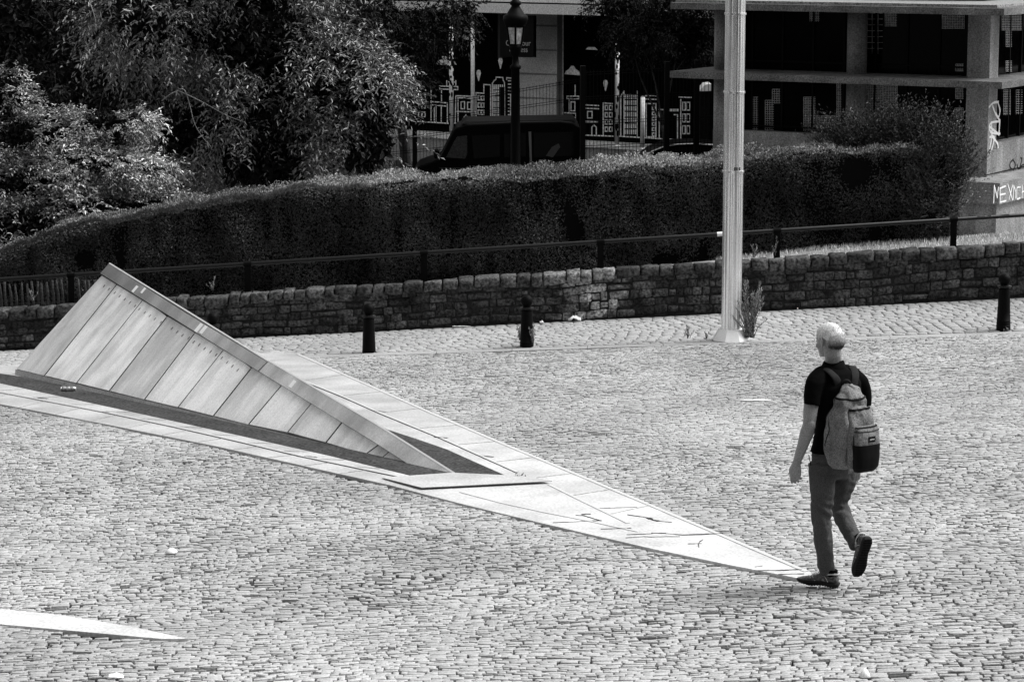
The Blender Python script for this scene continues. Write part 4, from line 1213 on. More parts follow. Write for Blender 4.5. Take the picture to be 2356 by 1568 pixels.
# mural lines
mu = MB()
def mline(pl, wd=.014, closed=False):
    pts = [FR(x, y, .006) for x, y in (pl + [pl[0]] if closed else pl)]
    for a, b in zip(pts[:-1], pts[1:]):
        d_ = nrm(b - a); sd_ = nrm(np.cross(d_, fn)) * wd
        mu.prism([a - sd_ - d_ * wd, b - sd_ + d_ * wd, b + sd_ + d_ * wd, a + sd_ - d_ * wd], -fn * .004)
def mrect(x0, y0, x1, y1, wd=.014): mline([(x0, y0), (x1, y0), (x1, y1), (x0, y1)], wd, True)
mline([(40, 930), (310, 947)]); mline([(345, 945), (490, 952)]); mline([(1185, 1030), (1560, 1045)]); mline([(1610, 1045), (2200, 1080)])
for y in (765, 830, 895):
    mrect(70, y - 35, 92, y); mrect(98, y - 35, 120, y)
mline([(165, 660), (165, 935)]); mline([(60, 685), (120, 685)])
mline([(175, 780), (290, 790), (290, 940)]); mline([(175, 805), (290, 815)]); mline([(190, 815), (190, 935)]); mline([(205, 815), (205, 935)]); mline([(243, 818), (243, 938)]); mline([(230, 660), (370, 665), (370, 688), (230, 683), (230, 660)])
mline([(245, 690), (245, 775)]); mline([(285, 620), (285, 660)]); mline([(355, 620), (355, 662)]); mline([(300, 628), (345, 630)])
mline([(350, 945), (355, 735), (510, 740)]); mline([(370, 750), (480, 755)]); mrect(395, 780, 422, 835); mrect(445, 785, 472, 838); mline([(360, 855), (515, 860)]); mline([(372, 945), (372, 750)])
mline([(418, 950), (418, 900), (432, 882), (448, 900), (448, 950)])
mline([(510, 940), (510, 712), (570, 716), (570, 648), (622, 652), (622, 945)])
for y in (735, 790, 845, 900):
    mrect(525, y, 542, y + 32); mrect(552, y + 1, 570, y + 33)
mline([(635, 945), (635, 640), (648, 620), (662, 610), (665, 592), (715, 595), (718, 615), (728, 635), (730, 940)])
for yy in range(655, 930, 45):
    for xx in range(648, 725, 16): mline([(xx, yy), (xx, yy + 26)], .02)
mline([(745, 610), (745, 597), (785, 600)]); mline([(775, 725), (775, 940)])
for yy in range(620, 930, 26): mline([(758, yy), (775, yy)])
# clouds
def mfill(pl):
    pts = [FR(x, y, .004) for x, y in pl]
    mu.prism(pts, -fn * .004)
mfill([(205, 485), (225, 462), (250, 458), (300, 465), (310, 492), (300, 500), (220, 497)]); mfill([(245, 455), (250, 432), (268, 428), (288, 440), (288, 460)])
mfill([(325, 490), (345, 470), (362, 498)]); mfill([(430, 250), (500, 235), (560, 250)]); mfill([(405, 280), (415, 265), (455, 295), (450, 308), (415, 302)])
mfill([(1188, 570), (1200, 545), (1222, 530), (1240, 505), (1258, 505), (1275, 530), (1300, 548), (1308, 578)]); mfill([(1350, 380), (1370, 362), (1420, 362), (1445, 385)])
# map pins
for (x, y) in ((697, 445), (530, 538), (1503, 615)):
    mu.prism([FR(x - 18, y + 22, .004), FR(x - 12, y + 2, .004), FR(x, y - 2, .004), FR(x + 12, y + 2, .004), FR(x + 18, y + 22, .004), FR(x + 2, y + 85, .004), FR(x - 2, y + 85, .004)], -fn * .004)
# right part of the skyline
mrect(1205, 738, 1300, 758); mline([(1225, 758), (1225, 860)]); mrect(1238, 782, 1268, 850); mline([(1270, 655), (1270, 735)]); mline([(1188, 865), (1275, 870), (1275, 930)]); mline([(1188, 895), (1270, 898)])
mline([(1340, 805), (1450, 810)]); mline([(1342, 830), (1450, 835)]); mrect(1365, 855, 1400, 905); mrect(1345, 930, 1440, 935); mline([(1398, 1035), (1398, 975), (1415, 960), (1432, 975), (1432, 1035)])
mline([(1485, 1035), (1485, 790), (1555, 795)])
for y in (810, 865, 920, 975):
    mrect(1500, y, 1520, y + 32); mrect(1532, y, 1552, y + 32)
mline([(1620, 1040), (1620, 740), (1645, 700), (1645, 1040)]); mline([(1745, 700), (1745, 1050)])
for yy in range(730, 1020, 45):
    for xx in range(1655, 1740, 16): mline([(xx, yy), (xx, yy + 24)], .018)
mline([(1810, 735), (1890, 738)]); mline([(1810, 760), (1890, 763)]); mrect(1815, 795, 1890, 1050)
for yy in range(820, 1040, 40): mrect(1862, yy, 1885, yy + 22)
mline([(1910, 840), (1960, 842)]); mline([(1915, 860), (1915, 1060)]); mrect(1985, 840, 2060, 850); mline([(2030, 880), (2055, 880), (2055, 1065)]); mline([(1990, 870), (1990, 960)])
mline([(2068, 745), (2160, 748)]); mline([(2080, 765), (2080, 1070)])
for yy in (785, 875, 965):
    mrect(2095, yy, 2115, yy + 60); mrect(2125, yy, 2150, yy + 60)
mu.build("skyline_mural", M['mural'], shop)
# downpipe and hanging sign
fbox(uof(R2(676, 300)[0], 150, .3), uof(R2(710, 300)[0], 150, .3), FR(690, 440)[2], zt0, 0, .3, "downpipe", mat('dim metal pipe', .035, .8, .2))
sg = thing("shop_sign", FR(840, 300, 1.2), "dark square shop sign with two lines of pale lettering behind the lantern", "sign")
mb = MB(); q = [FR(715, 436, 1.0), FR(972, 440, 1.0), FR(972, 120, 1.0), FR(715, 112, 1.0)]
mb.prism(q, -fn * .12); mb.build("sign_panel", M['frame'], sg)
def text3d(body, p, size, right, up, mt, parent, name, ext=.004, align='LEFT', width=None):
    cu = bpy.data.curves.new("t", 'FONT'); cu.body = body; cu.size = size; cu.extrude = ext; cu.align_x = align
    o = bpy.data.objects.new("tmp", cu); SC.collection.objects.link(o)
    me = evaluated(o); bpy.data.objects.remove(o)
    co = coords(me).astype(float)
    if width:
        w0 = co[:, 0].max() - co[:, 0].min(); co[:, 0] *= width / w0
    right, up = nrm(right), nrm(up); nn = np.cross(right, up)
    w3 = np.asarray(p)[None] + co[:, :1] * right + co[:, 1:2] * up + co[:, 2:3] * nn
    me.vertices.foreach_set("co", w3.astype(np.float32).ravel()); me.update(); me.materials.clear()
    return link(name, me, mt, parent)
M['signtext'] = mat('pale sign letters', .4, .7)
a, b = FR(737, 350, 1.125), FR(927, 352, 1.125)
text3d("Carrefour", a, .19, b - a, Z, M['signtext'], sg, "lettering", width=float(np.linalg.norm(b - a)))
a, b = FR(765, 400, 1.125), FR(903, 401, 1.125)
text3d("express", a, .19, b - a, Z, M['signtext'], sg, "lettering", width=float(np.linalg.norm(b - a)))

# white posts in front of the shop
def wpost(px, ytop, ybot, Y, wpx, label, birch=False):
    a, b = U(px, ybot, Y), U(px, ytop, Y); b = V(a[0], a[1], b[2])
    r = wpx / 2 / F * Y
    a = V(a[0], a[1], a[2])
    mb = MB(); mb.tube([a, b], r, 10)
    t = thing("white_post", a, label, "post", "slim white posts before the shop")
    mb.build("shaft", M['whitepole'], t, True)
    mb = MB(); mb.lathe(a, [(r * 1.4, -.02), (r * 1.4, .03), (r, .05)], 12); mb.build("foot", M['whitepole'], t)
    if birch:
        mb = MB()
        for k in range(26):
            z_ = a[2] + (b[2] - a[2]) * random.uniform(.1, 1); an = random.uniform(-2.6, -.5)
            c_ = V(a[0] + r * math.cos(an), a[1] + r * math.sin(an), z_)
            mb.ell(c_, V(r * .5, 0, 0), V(0, r * .3, 0), V(0, 0, random.uniform(.03, .09)), 6, 4)
        mb.build("ivy", M['leafdark'], t)
wpost(1039, 55, 312, 66, 10, "slim white post with ivy marks, leftmost before the shop", True)
wpost(1088, 50, 300, 66.2, 9, "clean slim white post left of the street lamp")
wpost(1419, 60, 338, 62, 10, "tall slim white post behind the mesh fence", True)
wpost(1478, 222, 345, 61, 10, "short slim white post behind the mesh fence")

# ------------------------------------------------------------ street lamp
YL = 55.0
lp = thing("street_lamp", (U(1186, 400, YL)[0], YL, ZST), "old cast iron street lamp with tapered glass lantern", "street lamp")
sL = YL / F; xl = U(1186, 100, YL)[0]
zL = lambda y: U(1186, y, YL)[2]
L3 = lambda y: y / 10.45 * .9424      # close view rows
mb = MB()
mb.lathe(V(xl, YL, 0), [(17 * sL, ZST), (17 * sL, ZST + .5), (12 * sL, ZST + .6), (11 * sL, zL(300)), (9.5 * sL, zL(160)), (13 * sL, zL(158)), (13 * sL, zL(152)), (8 * sL, zL(148)), (7 * sL, zL(130)), (11 * sL, zL(126)), (14 * sL, zL(110)), (15 * sL, zL(104)), (5 * sL, zL(103.5))], 16)
mb.build("lamp_post", M['iron'], lp, True)
mb = MB(); a0 = PI / 6
def hexr(r, z): return [V(xl + r * math.cos(a0 + k * PI / 3), YL + r * math.sin(a0 + k * PI / 3), z) for k in range(6)]
rb0, rt0 = 15 * sL, 22 * sL; zb0, zt0_ = zL(103), zL(60)
mb.add(hexr(rb0, zb0) + hexr(rt0, zt0_), [(k, (k + 1) % 6, (k + 1) % 6 + 6, k + 6) for k in range(6)] + [(0, 1, 2, 3, 4, 5)])
mb.build("lantern_glass", M['lampglass'], lp)
mb = MB()
for k in range(6): mb.tube([hexr(rb0 * 1.02, zb0)[k], hexr(rt0 * 1.02, zt0_)[k]], .022, 6)
mb.tube(hexr(rb0, zb0) + [hexr(rb0, zb0)[0]], .02, 6); mb.tube(hexr(rt0, zt0_) + [hexr(rt0, zt0_)[0]], .03, 6)
mb.build("lantern_frame", M['iron'], lp)
mb = MB()
mb.lathe(V(xl, YL, 0), [(rt0 * 1.05, zt0_ - .01), (rt0 * 1.2, zL(52)), (rt0 * 1.32, zL(45)), (rt0 * 1.25, zL(36)), (rt0 * .95, zL(33)), (13 * sL, zL(20)), (9 * sL, zL(14)), (13 * sL, zL(10)), (13 * sL, zL(5)), (8 * sL, zL(1)), (4 * sL, zL(-8)), (6 * sL, zL(-14)), (1 * sL, zL(-26))], 18)
mb.build("lantern_roof", M['iron'], lp, True)

# ------------------------------------------------------------ mesh fence
def fence_run(pts, name_lab, posts, grp=None):
    t = thing("mesh_fence", pts[0][0], name_lab, "fence", grp)
    (a_b, a_t), (b_b, b_t) = pts
    L = np.linalg.norm(b_b - a_b); n = int(L / .075)
    mb = MB(); dirv = (b_b - a_b) / L; nn_ = nrm(np.cross(dirv, Z)); 
    r = .0042
    for k in range(n + 1):
        u_ = k / n; p = a_b + (b_b - a_b) * u_; q = a_t + (b_t - a_t) * u_
        mb.box((p + q) / 2, dirv * r, nn_ * r, (q - p) / 2)
    for h in np.linspace(.05, .97, 7):
        p = a_b + (a_t - a_b) * h; q = b_b + (b_t - b_b) * h
        for off in (0, .05):
            mb.box((p + q) / 2 + Z * off, (q - p) / 2, nn_ * .005, Z * .006)
    mb.build("mesh_panel", M['iron'], t)
    for u_ in posts:
        p = a_b + (b_b - a_b) * u_; q = a_t + (b_t - a_t) * u_
        mb = MB(); mb.box((p + q) / 2 + Z * .04, dirv * .05, nn_ * .05, (q - p) / 2 + Z * .05); mb.build("fence_post", M['iron'], t)
    return t
def fpt(px, yt, Y):
    a = U(px, yt, Y); return V(a[0], a[1], ZST), V(a[0], a[1], a[2])
A1, A2 = fpt(1341, 162, 54.0), fpt(1655, 146, 54.6)
fence_run((A1, A2), "tall black wire mesh fence beside the concrete pavilion", (0, .615, .835, 1))
A1, A2 = fpt(850, 262, 59.6), fpt(1341, 178, 60.2)
fence_run(((A1[0], A1[1]), (A2[0], A2[1])), "black wire mesh fence beyond the van", (.0, .21, .62, 1))
for s_ in (870, 893):
    pass

# ------------------------------------------------------------ van
YV = 57.0
def VP(px, py, dy=0): return U(px, py, YV + dy)
vn_ = thing("parked_van", V(VP(1170, 400)[0], YV, ZST), "boxy black van parked behind the hedge", "van")
zV = lambda y: U(1178, y, YV)[2]; xV = lambda x: U(x, 340, YV)[0]
zg = ZST + .3
prof_ = [(955, None, zg), (945, 405, 0), (958, 384, 0), (1010, 366, 0), (1046, 296, 0), (1075, 286, 0), (1180, 281, 0), (1290, 279, 0), (1318, 282, 0), (1334, 292, 0), (1338, 380, 0), (1338, None, zg)]
poly = []
for (x, y, z_) in prof_: poly.append(V(xV(x), YV, z_ if y is None else zV(y)))
mb = MB(); mb.prism(poly[::-1], V(0, 1.85, 0)); body = mb.build("body", M['van'], vn_)
md = body.modifiers.new("b", 'BEVEL'); md.width = .05; md.segments = 3; md.limit_method = 'ANGLE'
mb = MB(); mb.box8([V(xV(1060), YV + .1, zV(286)), V(xV(1325), YV + .1, zV(281)), V(xV(1325), YV + 1.75, zV(281)), V(xV(1060), YV + 1.75, zV(286)), V(xV(1072), YV + .16, zV(281)), V(xV(1318), YV + .16, zV(276.5)), V(xV(1318), YV + 1.7, zV(276.5)), V(xV(1072), YV + 1.7, zV(281))])
mb.build("roof_panel", M['vanroof'], vn_)
def vpane(pl, name, m, off=.004, th=.01):
    pts = [V(xV(x), YV - off, zV(y)) for x, y in pl]; mb = MB(); mb.prism(pts, V(0, -th, 0)); return mb.build(name, m, vn_)
M['seen'] = mat('glass with pale street behind', .03, .3, .1, fine=.4, fscale=30)
vpane([(1026, 362), (1045, 325), (1052, 314), (1075, 312), (1075, 355), (1070, 365)], "front_window", M['seen'])
vpane([(1085, 312), (1150, 309), (1150, 360), (1090, 365)], "side_window", M['vanglass'])
vpane([(1160, 308), (1210, 305), (1210, 360), (1160, 362)], "side_window", M['vanglass'])
vpane([(1228, 305), (1322, 303), (1322, 358), (1228, 362)], "rear_side_panel", M['vanglass'])
vpane([(1216, 303), (1222, 303), (1224, 372), (1219, 372)], "door_pillar_highlight", mat('dim pillar highlight', .12, .5, .4))  # highlight on the door pillar, painted as a pale strip
vpane([(1256, 358), (1270, 338), (1285, 330), (1289, 338), (1272, 362)], "sticker", mat('dim sticker', .05, .7), .016)
mb = MB(); mb.box(V(xV(1005), YV - .14, zV(352)), V(.06, 0, 0), V(0, .1, 0), V(0, 0, .1)); o = mb.build("wing_mirror", M['van'], vn_); o.modifiers.new("b", 'BEVEL').width = .03
mb = MB()
for y in (386, 404): mb.box8([V(xV(a), b, zV(c)) for c in (y + 1.2, y) for a, b in ((1010, YV - .012), (1336, YV - .012), (1336, YV - .003), (1010, YV - .003))])
mb.build("side_trim", mat('dim trim', .03, .5), vn_)
for px in (1015, 1270):
    mb = MB(); c = V(xV(px), YV + .1, ZST + .36)
    mb.tube([c + V(0, -.12, 0), c + V(0, .12, 0)], .36, 24); w1 = mb.build("wheel", M['sole'], vn_)
    mb = MB(); mb.tube([c + V(0, -.13, 0), c + V(0, -.121, 0)], .2, 18); mb.build("hub_cap", M['chrome'], w1)
    w1.children and None
mb = MB(); mb.ell(V(xV(948), YV + .25, zV(398)), V(.06, 0, 0), V(0, .12, 0), V(0, 0, .08), 10, 6); mb.build("headlight", M['lampglass'], vn_)

# small car behind the fence
YC = 59.0
cr = thing("parked_car", V(U(1560, 350, YC)[0], YC, ZST), "dark car with light roof edge glimpsed through the mesh fence", "car")
xs_ = [1470, 1478, 1500, 1530, 1560, 1600, 1640, 1690, 1720, 1735]
ys_ = [402, 365, 349, 337, 333, 331.5, 334, 346, 370, 402]
pts = [U(a, b, YC) for a, b in zip(xs_, ys_)]
mb = MB(); mb.prism(([V(pts[0][0], YC, ZST + .25)] + pts + [V(pts[-1][0], YC, ZST + .25)]), V(0, 1.6, 0)); o = mb.build("body", M['van'], cr)
mb = MB(); mb.tube([p + V(0, -.01, .01) for p in pts[1:8]], .016, 6); mb.build("roof_trim", M['chrome'], cr)
mb = MB(); mb.prism([U(a, b, YC - .005) for a, b in ((1490, 366), (1512, 348), (1540, 341), (1600, 339), (1640, 344), (1655, 366))], V(0, -.01, 0)); mb.build("side_window", M['vanglass'], cr)
for px in (1505, 1690):
    mb = MB(); c = V(U(px, 400, YC)[0], YC + .1, ZST + .3); mb.tube([c + V(0, -.11, 0), c + V(0, .1, 0)], .3, 20); mb.build("wheel", M['sole'], cr)
# white parasol-like kiosk seen under the slab
kk = thing("white_kiosk", V(U(1620, 300, 61)[0], 61, ZST), "narrow dark kiosk with white sloping top by the mesh fence", "kiosk")
mb = MB(); mb.prism([U(1609, 210, 61), U(1622, 195, 61), U(1636, 193, 61), U(1636, 210, 61)], V(0, .8, 0)); mb.build("kiosk_top", M['litter'], kk)
a, b = U(1611, 211, 61.02), U(1634, 211, 61.02)
mb = MB(); mb.box8([V(a[0], 61.02, ZST), V(b[0], 61.02, ZST), V(b[0], 61.7, ZST), V(a[0], 61.7, ZST), V(a[0], 61.02, a[2]), V(b[0], 61.02, a[2]), V(b[0], 61.7, a[2]), V(a[0], 61.7, a[2])]); mb.build("kiosk_body", M['vanroof'], kk)

# ------------------------------------------------------------ the walker
def PC(x, y, dy=0.0):
    "pixel of the walker close view, dy metres beyond the walker's own distance"
    return U((1850 + x / 2.178) * .9424, (740 + y / 2.178) * .9424, YP + dy)
S801 = 1 / 801.0
fwd_b = nrm(V(-.6, .8, 0)); lat = nrm(V(.8, .6, 0))       # body faces left-away; lat points to his right
feet = PC(335, 1505, 0)
gzf = zpl(feet[0], feet[1])
person = thing("person", V(feet[0], feet[1], gzf), "white-haired man in black polo and dark trousers walking away with a backpack", "person")

# --- head in local axes
hc = PC(383, 178, 0)
fh = nrm(V(-.62, .78, -.08)); lh = nrm(np.cross(V(0, 0, 1), fh)); uh = np.cross(fh, lh)
def H(f, l, u): return hc + fh * f + lh * l + uh * u
def hell(mb, c, r, nu=18, nv=12): mb.ell(H(*c), fh * r[0], lh * r[1], uh * r[2], nu, nv)
bm_ = MB()
hell(bm_, (0, 0, 0), (.098, .076, .092), 24, 16); hell(bm_, (-.022, 0, -.012), (.084, .072, .078))
hell(bm_, (.035, 0, -.055), (.060, .058, .075)); hell(bm_, (.028, 0, -.10), (.062, .050, .034)); hell(bm_, (.074, 0, -.118), (.020, .024, .018))
hell(bm_, (.078, 0, -.012), (.022, .048, .012)); hell(bm_, (.092, 0, -.088), (.011, .022, .006)); hell(bm_, (.091, 0, -.099), (.010, .019, .006))
for s in (1, -1):
    hell(bm_, (.080, .030 * s, -.030), (.012, .013, .010)); hell(bm_, (.062, .045 * s, -.058), (.022, .016, .018))
    # ear: rim, lobe and bowl
    bm_.tube([H(-.004, .074 * s, -.055), H(-.012, .083 * s, -.050), H(-.020, .090 * s, -.030), H(-.018, .090 * s, -.010), H(-.004, .086 * s, .001), H(.008, .079 * s, -.008)], [.007, .0075, .006, .006, .006, .006], 8)
    hell(bm_, (-.006, .078 * s, -.030), (.014, .008, .022)); hell(bm_, (-.002, .077 * s, -.058), (.008, .006, .009))
bm_.tube([H(.088, 0, -.022), H(.104, 0, -.050), H(.108, 0, -.064)], [.010, .013, .014], 10); hell(bm_, (.098, 0, -.068), (.014, .018, .009))
# neck, trunk
nb = PC(402, 330, .02)
bm_.tube(smooth_path([H(-.018, 0, -.05), H(-.022, 0, -.11), nb + V(0, 0, .02), nb - V(0, 0, .06)], 3), [.058] * 4 + [.056] * 3 + [.062, .075, .09], 16)
bm_.tube([PC(415, 380, .0), PC(430, 500, .0), PC(418, 640, 0), PC(405, 770, 0), PC(400, 850, 0)], [.11, .14, .13, .125, .115], 18, .66, lat)
# arms
shL, elL, wrL = PC(310, 432, -.11), PC(272, 645, -.15), PC(206, 848, -.10)
bm_.tube(smooth_path([shL + V(.05, .04, -.02), shL, (shL + elL) / 2 + V(-.008, 0, 0), elL, elL * .6 + wrL * .4 + V(.004, 0, 0), wrL], 4),
         list(np.interp(np.linspace(0, 1, 21), [0, .2, .42, .6, .72, 1], [.036, .045, .049, .041, .047, .025])), 14)
hellp = lambda mb, c, a, b, c_: mb.ell(c, a, b, c_, 14, 9)
bm_.ell(elL + V(.012, -.02, .0), V(.03, 0, 0), V(0, .03, 0), V(0, 0, .04), 12, 8)
shR, elR, wrR = PC(550, 440, .16), PC(580, 640, .22), PC(528, 862, .26)
bm_.tube(smooth_path([shR - V(.05, .04, 0), shR, (shR + elR) / 2, elR, elR * .6 + wrR * .4, wrR], 4),
         list(np.interp(np.linspace(0, 1, 21), [0, .2, .42, .6, .72, 1], [.034, .040, .045, .041, .042, .026])), 14)
# hands: palm and five separate fingers each
def hand(mb, wr, down, front, palm, mirror=1):
    "down: along the hand, front: towards index/thumb side, palm: facing inwards"
    down = nrm(down); front = nrm(front - down * np.dot(front, down)); palm = nrm(palm - down * np.dot(palm, down) - front * np.dot(palm, front))
    k = wr + down * .045
    mb.tube([wr - down * .012, wr + down * .015, k, wr + down * .075, wr + down * .092], [.027, .031, .038, .040, .036], 14, [.78, .62, .48, .42, .36], front)
    mb.ell(wr + down * .035 + front * .022 + palm * .010, down * .034, front * .016, palm * .015, 12, 8)
    ls = (.070, .078, .073, .058); offs = (.029, .0105, -.0085, -.0265); curl = (.55, .75, .9, 1.05)
    for i in range(4):
        b = wr + down * (.088 - .006 * (i == 3) - .003 * (i == 0)) + front * offs[i]
        pts = [b - down * .012]; a = .25 + .12 * i; p = b
        d0 = nrm(down + front * (offs[i] * 1.2))
        for seg_, fr in enumerate((.45, .31, .24)):
            a2 = a + curl[i] * seg_ * .62
            dd = d0 * math.cos(a2) + palm * math.sin(a2)
            pts.append(p); p = p + dd * ls[i] * fr
        pts.append(p)
        r0 = .0088 - .0009 * (i == 3)
        mb.tube(pts, [r0, r0 * 1.05, r0, r0 * .93, r0 * .78], 9); mb.ell(p, V(r0 * .78, 0, 0), V(0, r0 * .78, 0), V(0, 0, r0 * .78), 8, 6)
    tb = wr + down * .022 + front * .026 + palm * .008
    t1 = tb + nrm(down * .8 + front * .55 + palm * .35) * .036; t2 = t1 + nrm(down * .95 + front * .12 + palm * .4) * .030; t3 = t2 + nrm(down * .95 - front * .1 + palm * .35) * .024
    mb.tube([tb, t1, t2, t3], [.013, .0105, .0098, .0078], 9); mb.ell(t3, V(.0078, 0, 0), V(0, .0078, 0), V(0, 0, .0078), 8, 6)
hand(bm_, wrL, V(-.10, .0, -1) + V(.04, 0, 0), V(-.72, .35, 0), lat)
hand(bm_, wrR, V(-.12, .10, -1), V(-.7, .6, 0), -lat)
# legs under the trousers, feet inside the shoes
Lh, Lk, La = PC(345, 870, -.05), PC(340, 1112, -.07), PC(362, 1425, .02)
Rh, Rk, Ra = PC(458, 880, .10), PC(430, 1085, .13), PC(542, 1285, -.10)
for a_, b_, c_ in ((Lh, Lk, La), (Rh, Rk, Ra)):
    bm_.tube(smooth_path([a_, b_, c_], 6), list(np.interp(np.linspace(0, 1, 13), [0, .5, .65, 1], [.075, .05, .05, .036])), 12)
footL = (nrm(V(-.93, .36, -.0)), )
La2 = PC(352, 1470, .02); bm_.tube([La, La2], [.036, .038], 10)
body_me = fuse(bm_, .0042, 3)
link("body", body_me, M['skin'], person)

# --- hair: a thin cap over the skull with an uneven nape line
def hair_cap():
    mb = MB(); nu, nv = 72, 44; vs = []; keep = {}; tn = []
    for j in range(nv + 1):
        th = PI * j / nv
        for i in range(nu):
            ph = 2 * PI * i / nu
            d = V(math.sin(th) * math.cos(ph), math.sin(th) * math.sin(ph), math.cos(th))   # f, l, u
            r1 = V(.1005, .0785, .0945) * d; r2 = V(-.022, 0, -.012) + V(.0875, .0745, .081) * d
            p = r1 if np.linalg.norm(r1 * V(1, 1.25, 1)) > np.linalg.norm(r2 * V(1, 1.25, 1)) else r2
            nz = mnoise.noise(Vector(p * 90)) * .0018 + mnoise.noise(Vector(p * 35)) * .0015
            p = p + d * nz
            line = -.075 + .02 * mnoise.noise(Vector(p * 60))
            f, l, u = p
            ok = u > line
            if f > -.002: ok = ok and u > (-.012 + .012 * mnoise.noise(Vector(p * 40)) + max(0, f - .02) * .75)
            if -.030 < f <= .014 and abs(l) > .05: ok = ok and u > -.002
            keep[(i, j)] = ok
            vs.append(H(*p))
            nape = max(0, min(1, (-.012 - u) / .045)) * max(0, min(1, (-.022 - f) / .025))
            temple = .10 * max(0, f / .1)
            tn.append(1.02 - nape * .86 - temple - .16 * max(0, -mnoise.noise(Vector(p * 75))))
    fs = []
    for j in range(nv):
        for i in range(nu):
            i2 = (i + 1) % nu
            if all(keep[k] for k in ((i, j), (i2, j), (i, j + 1), (i2, j + 1))):
                fs.append((j * nu + i, (j + 1) * nu + i, (j + 1) * nu + i2, j * nu + i2))
    mb.add(vs, fs); me = mb.mesh(True); attr(me, "tone", tn); return me
hair_o = link("hair", hair_cap(), M['hair'], person)
hv = coords(hair_o.data).astype(float); hf = [tuple(p.vertices) for p in hair_o.data.polygons]
hn = normals(hair_o.data).astype(float); ht = np.empty(len(hv), np.float32); hair_o.data.attributes["tone"].data.foreach_get("value", ht)
nh = 5000; fi = RNG.integers(0, len(hf), nh); w4 = RNG.dirichlet((1, 1, 1, 1), nh); fa_ = np.array(hf)[fi]
hp = (hv[fa_] * w4[:, :, None]).sum(1); hnn = (hn[fa_] * w4[:, :, None]).sum(1); hnn *= np.sign(((hp - hc) * hnn).sum(1))[:, None]
tt = (ht[fa_] * w4).sum(1)
hd = hnn * .28 + V(0, 0, -.8) - fh[None] * .35 + RNG.standard_normal((nh, 3)) * .28
hm = leaf_mesh(hp - hnn * .001, hd, hnn + RNG.standard_normal((nh, 3)) * .2, .008 + .008 * RNG.random(nh), np.full(nh, .0011), np.clip(tt * (.85 + .5 * RNG.random(nh)), .12, 1.2))
link("hair_strands", hm, M['hair'], hair_o)
eb = MB()
for s in (1, -1): eb.ell(H(.0855, .030 * s, -.030), fh * .008, lh * .011, uh * .006, 10, 7)
eb.build("eye", M['hair'] if False else mat('eye', .3, .2, .5), person, True)

# --- polo shirt
ps = MB()
ps.tube([PC(412, 352, .02), PC(418, 385, .01), PC(427, 440, .0), PC(432, 540, .0), PC(420, 650, .0), PC(403, 760, .0), PC(400, 792, 0)], [.085, .150, .180, .180, .160, .163, .168], 28, [.8, .62, .66, .70, .72, .74, .76], lat)
ps.tube(smooth_path([PC(395, 360, .0), PC(345, 382, -.05), PC(308, 420, -.11), PC(294, 475, -.13), PC(286, 540, -.145)], 4), list(np.interp(np.linspace(0, 1, 17), [0, .25, .5, .8, 1], [.055, .060, .062, .058, .054])), 18)
ps.tube(smooth_path([PC(440, 360, .06), PC(500, 380, .10), PC(544, 425, .16), PC(558, 485, .19), PC(562, 545, .2)], 4), list(np.interp(np.linspace(0, 1, 17), [0, .25, .5, .8, 1], [.055, .058, .060, .056, .054])), 18)
pm = fuse(ps, .006, 4)
co = coords(pm); nn = normals(pm)
for i in range(len(co)):
    v = Vector(co[i]); d = mnoise.noise(v * 9) * .006 + mnoise.noise(Vector((v.x * 14, v.y * 14, v.z * 30))) * .003
    co[i] += nn[i] * d
pm.vertices.foreach_set("co", co.ravel()); pm.update()
shirt = link("polo_shirt", pm, M['polo'], person)
cb = MB()
cc0 = PC(404, 318, .02)
ring0 = []; ring1 = []; ring2 = []
for k in range(28):
    a = 2 * PI * k / 28
    dx, dy = math.cos(a), math.sin(a)
    back = max(0, (lat[0] * 0 - (dx * fwd_b[0] + dy * fwd_b[1])))
    ring0.append(cc0 + V(dx * .066, dy * .066, .012 + .012 * back)); ring1.append(cc0 + V(dx * .084, dy * .080, -.030 - .004 * back)); ring2.append(cc0 + V(dx * .064, dy * .064, -.02))
cb.add(ring0 + ring1 + ring2, [(k, (k + 1) % 28, (k + 1) % 28 + 28, k + 28) for k in range(28)] + [(k + 56, (k + 1) % 28 + 56, (k + 1) % 28, k) for k in range(28)])
cb.build("collar", M['polo'], shirt, True)

# --- trousers
tb_ = MB()
tb_.tube([PC(402, 768, .0), PC(398, 800, 0), PC(396, 850, .01), PC(398, 900, .02), PC(398, 925, .02)], [.150, .156, .158, .150, .11], 28, [.74, .76, .78, .78, .8], lat)
def leg(pts, rs): tb_.tube(smooth_path(pts, 5), list(np.interp(np.linspace(0, 1, (len(pts) - 1) * 5 + 1), np.linspace(0, 1, len(rs)), rs)), 20, 1.0, V(1, 0, 0))
leg([PC(346, 850, -.04), PC(343, 940, -.05), PC(342, 1030, -.07), PC(340, 1115, -.08), PC(345, 1200, -.055), PC(352, 1290, -.03), PC(362, 1380, .0), PC(366, 1424, .02)], [.098, .090, .076, .066, .064, .062, .057, .054])
leg([PC(460, 850, .09), PC(455, 930, .10), PC(440, 1010, .12), PC(433, 1080, .12), PC(456, 1140, .07), PC(488, 1205, .0), PC(520, 1262, -.07), PC(534, 1284, -.10)], [.100, .088, .072, .064, .061, .057, .055, .056])
tm = fuse(tb_, .006, 5)
co = coords(tm); nn = normals(tm); kneeL, kneeR = Vector(Lk), Vector(Rk); hemL = Vector(La); crotch = Vector(PC(405, 900, 0))
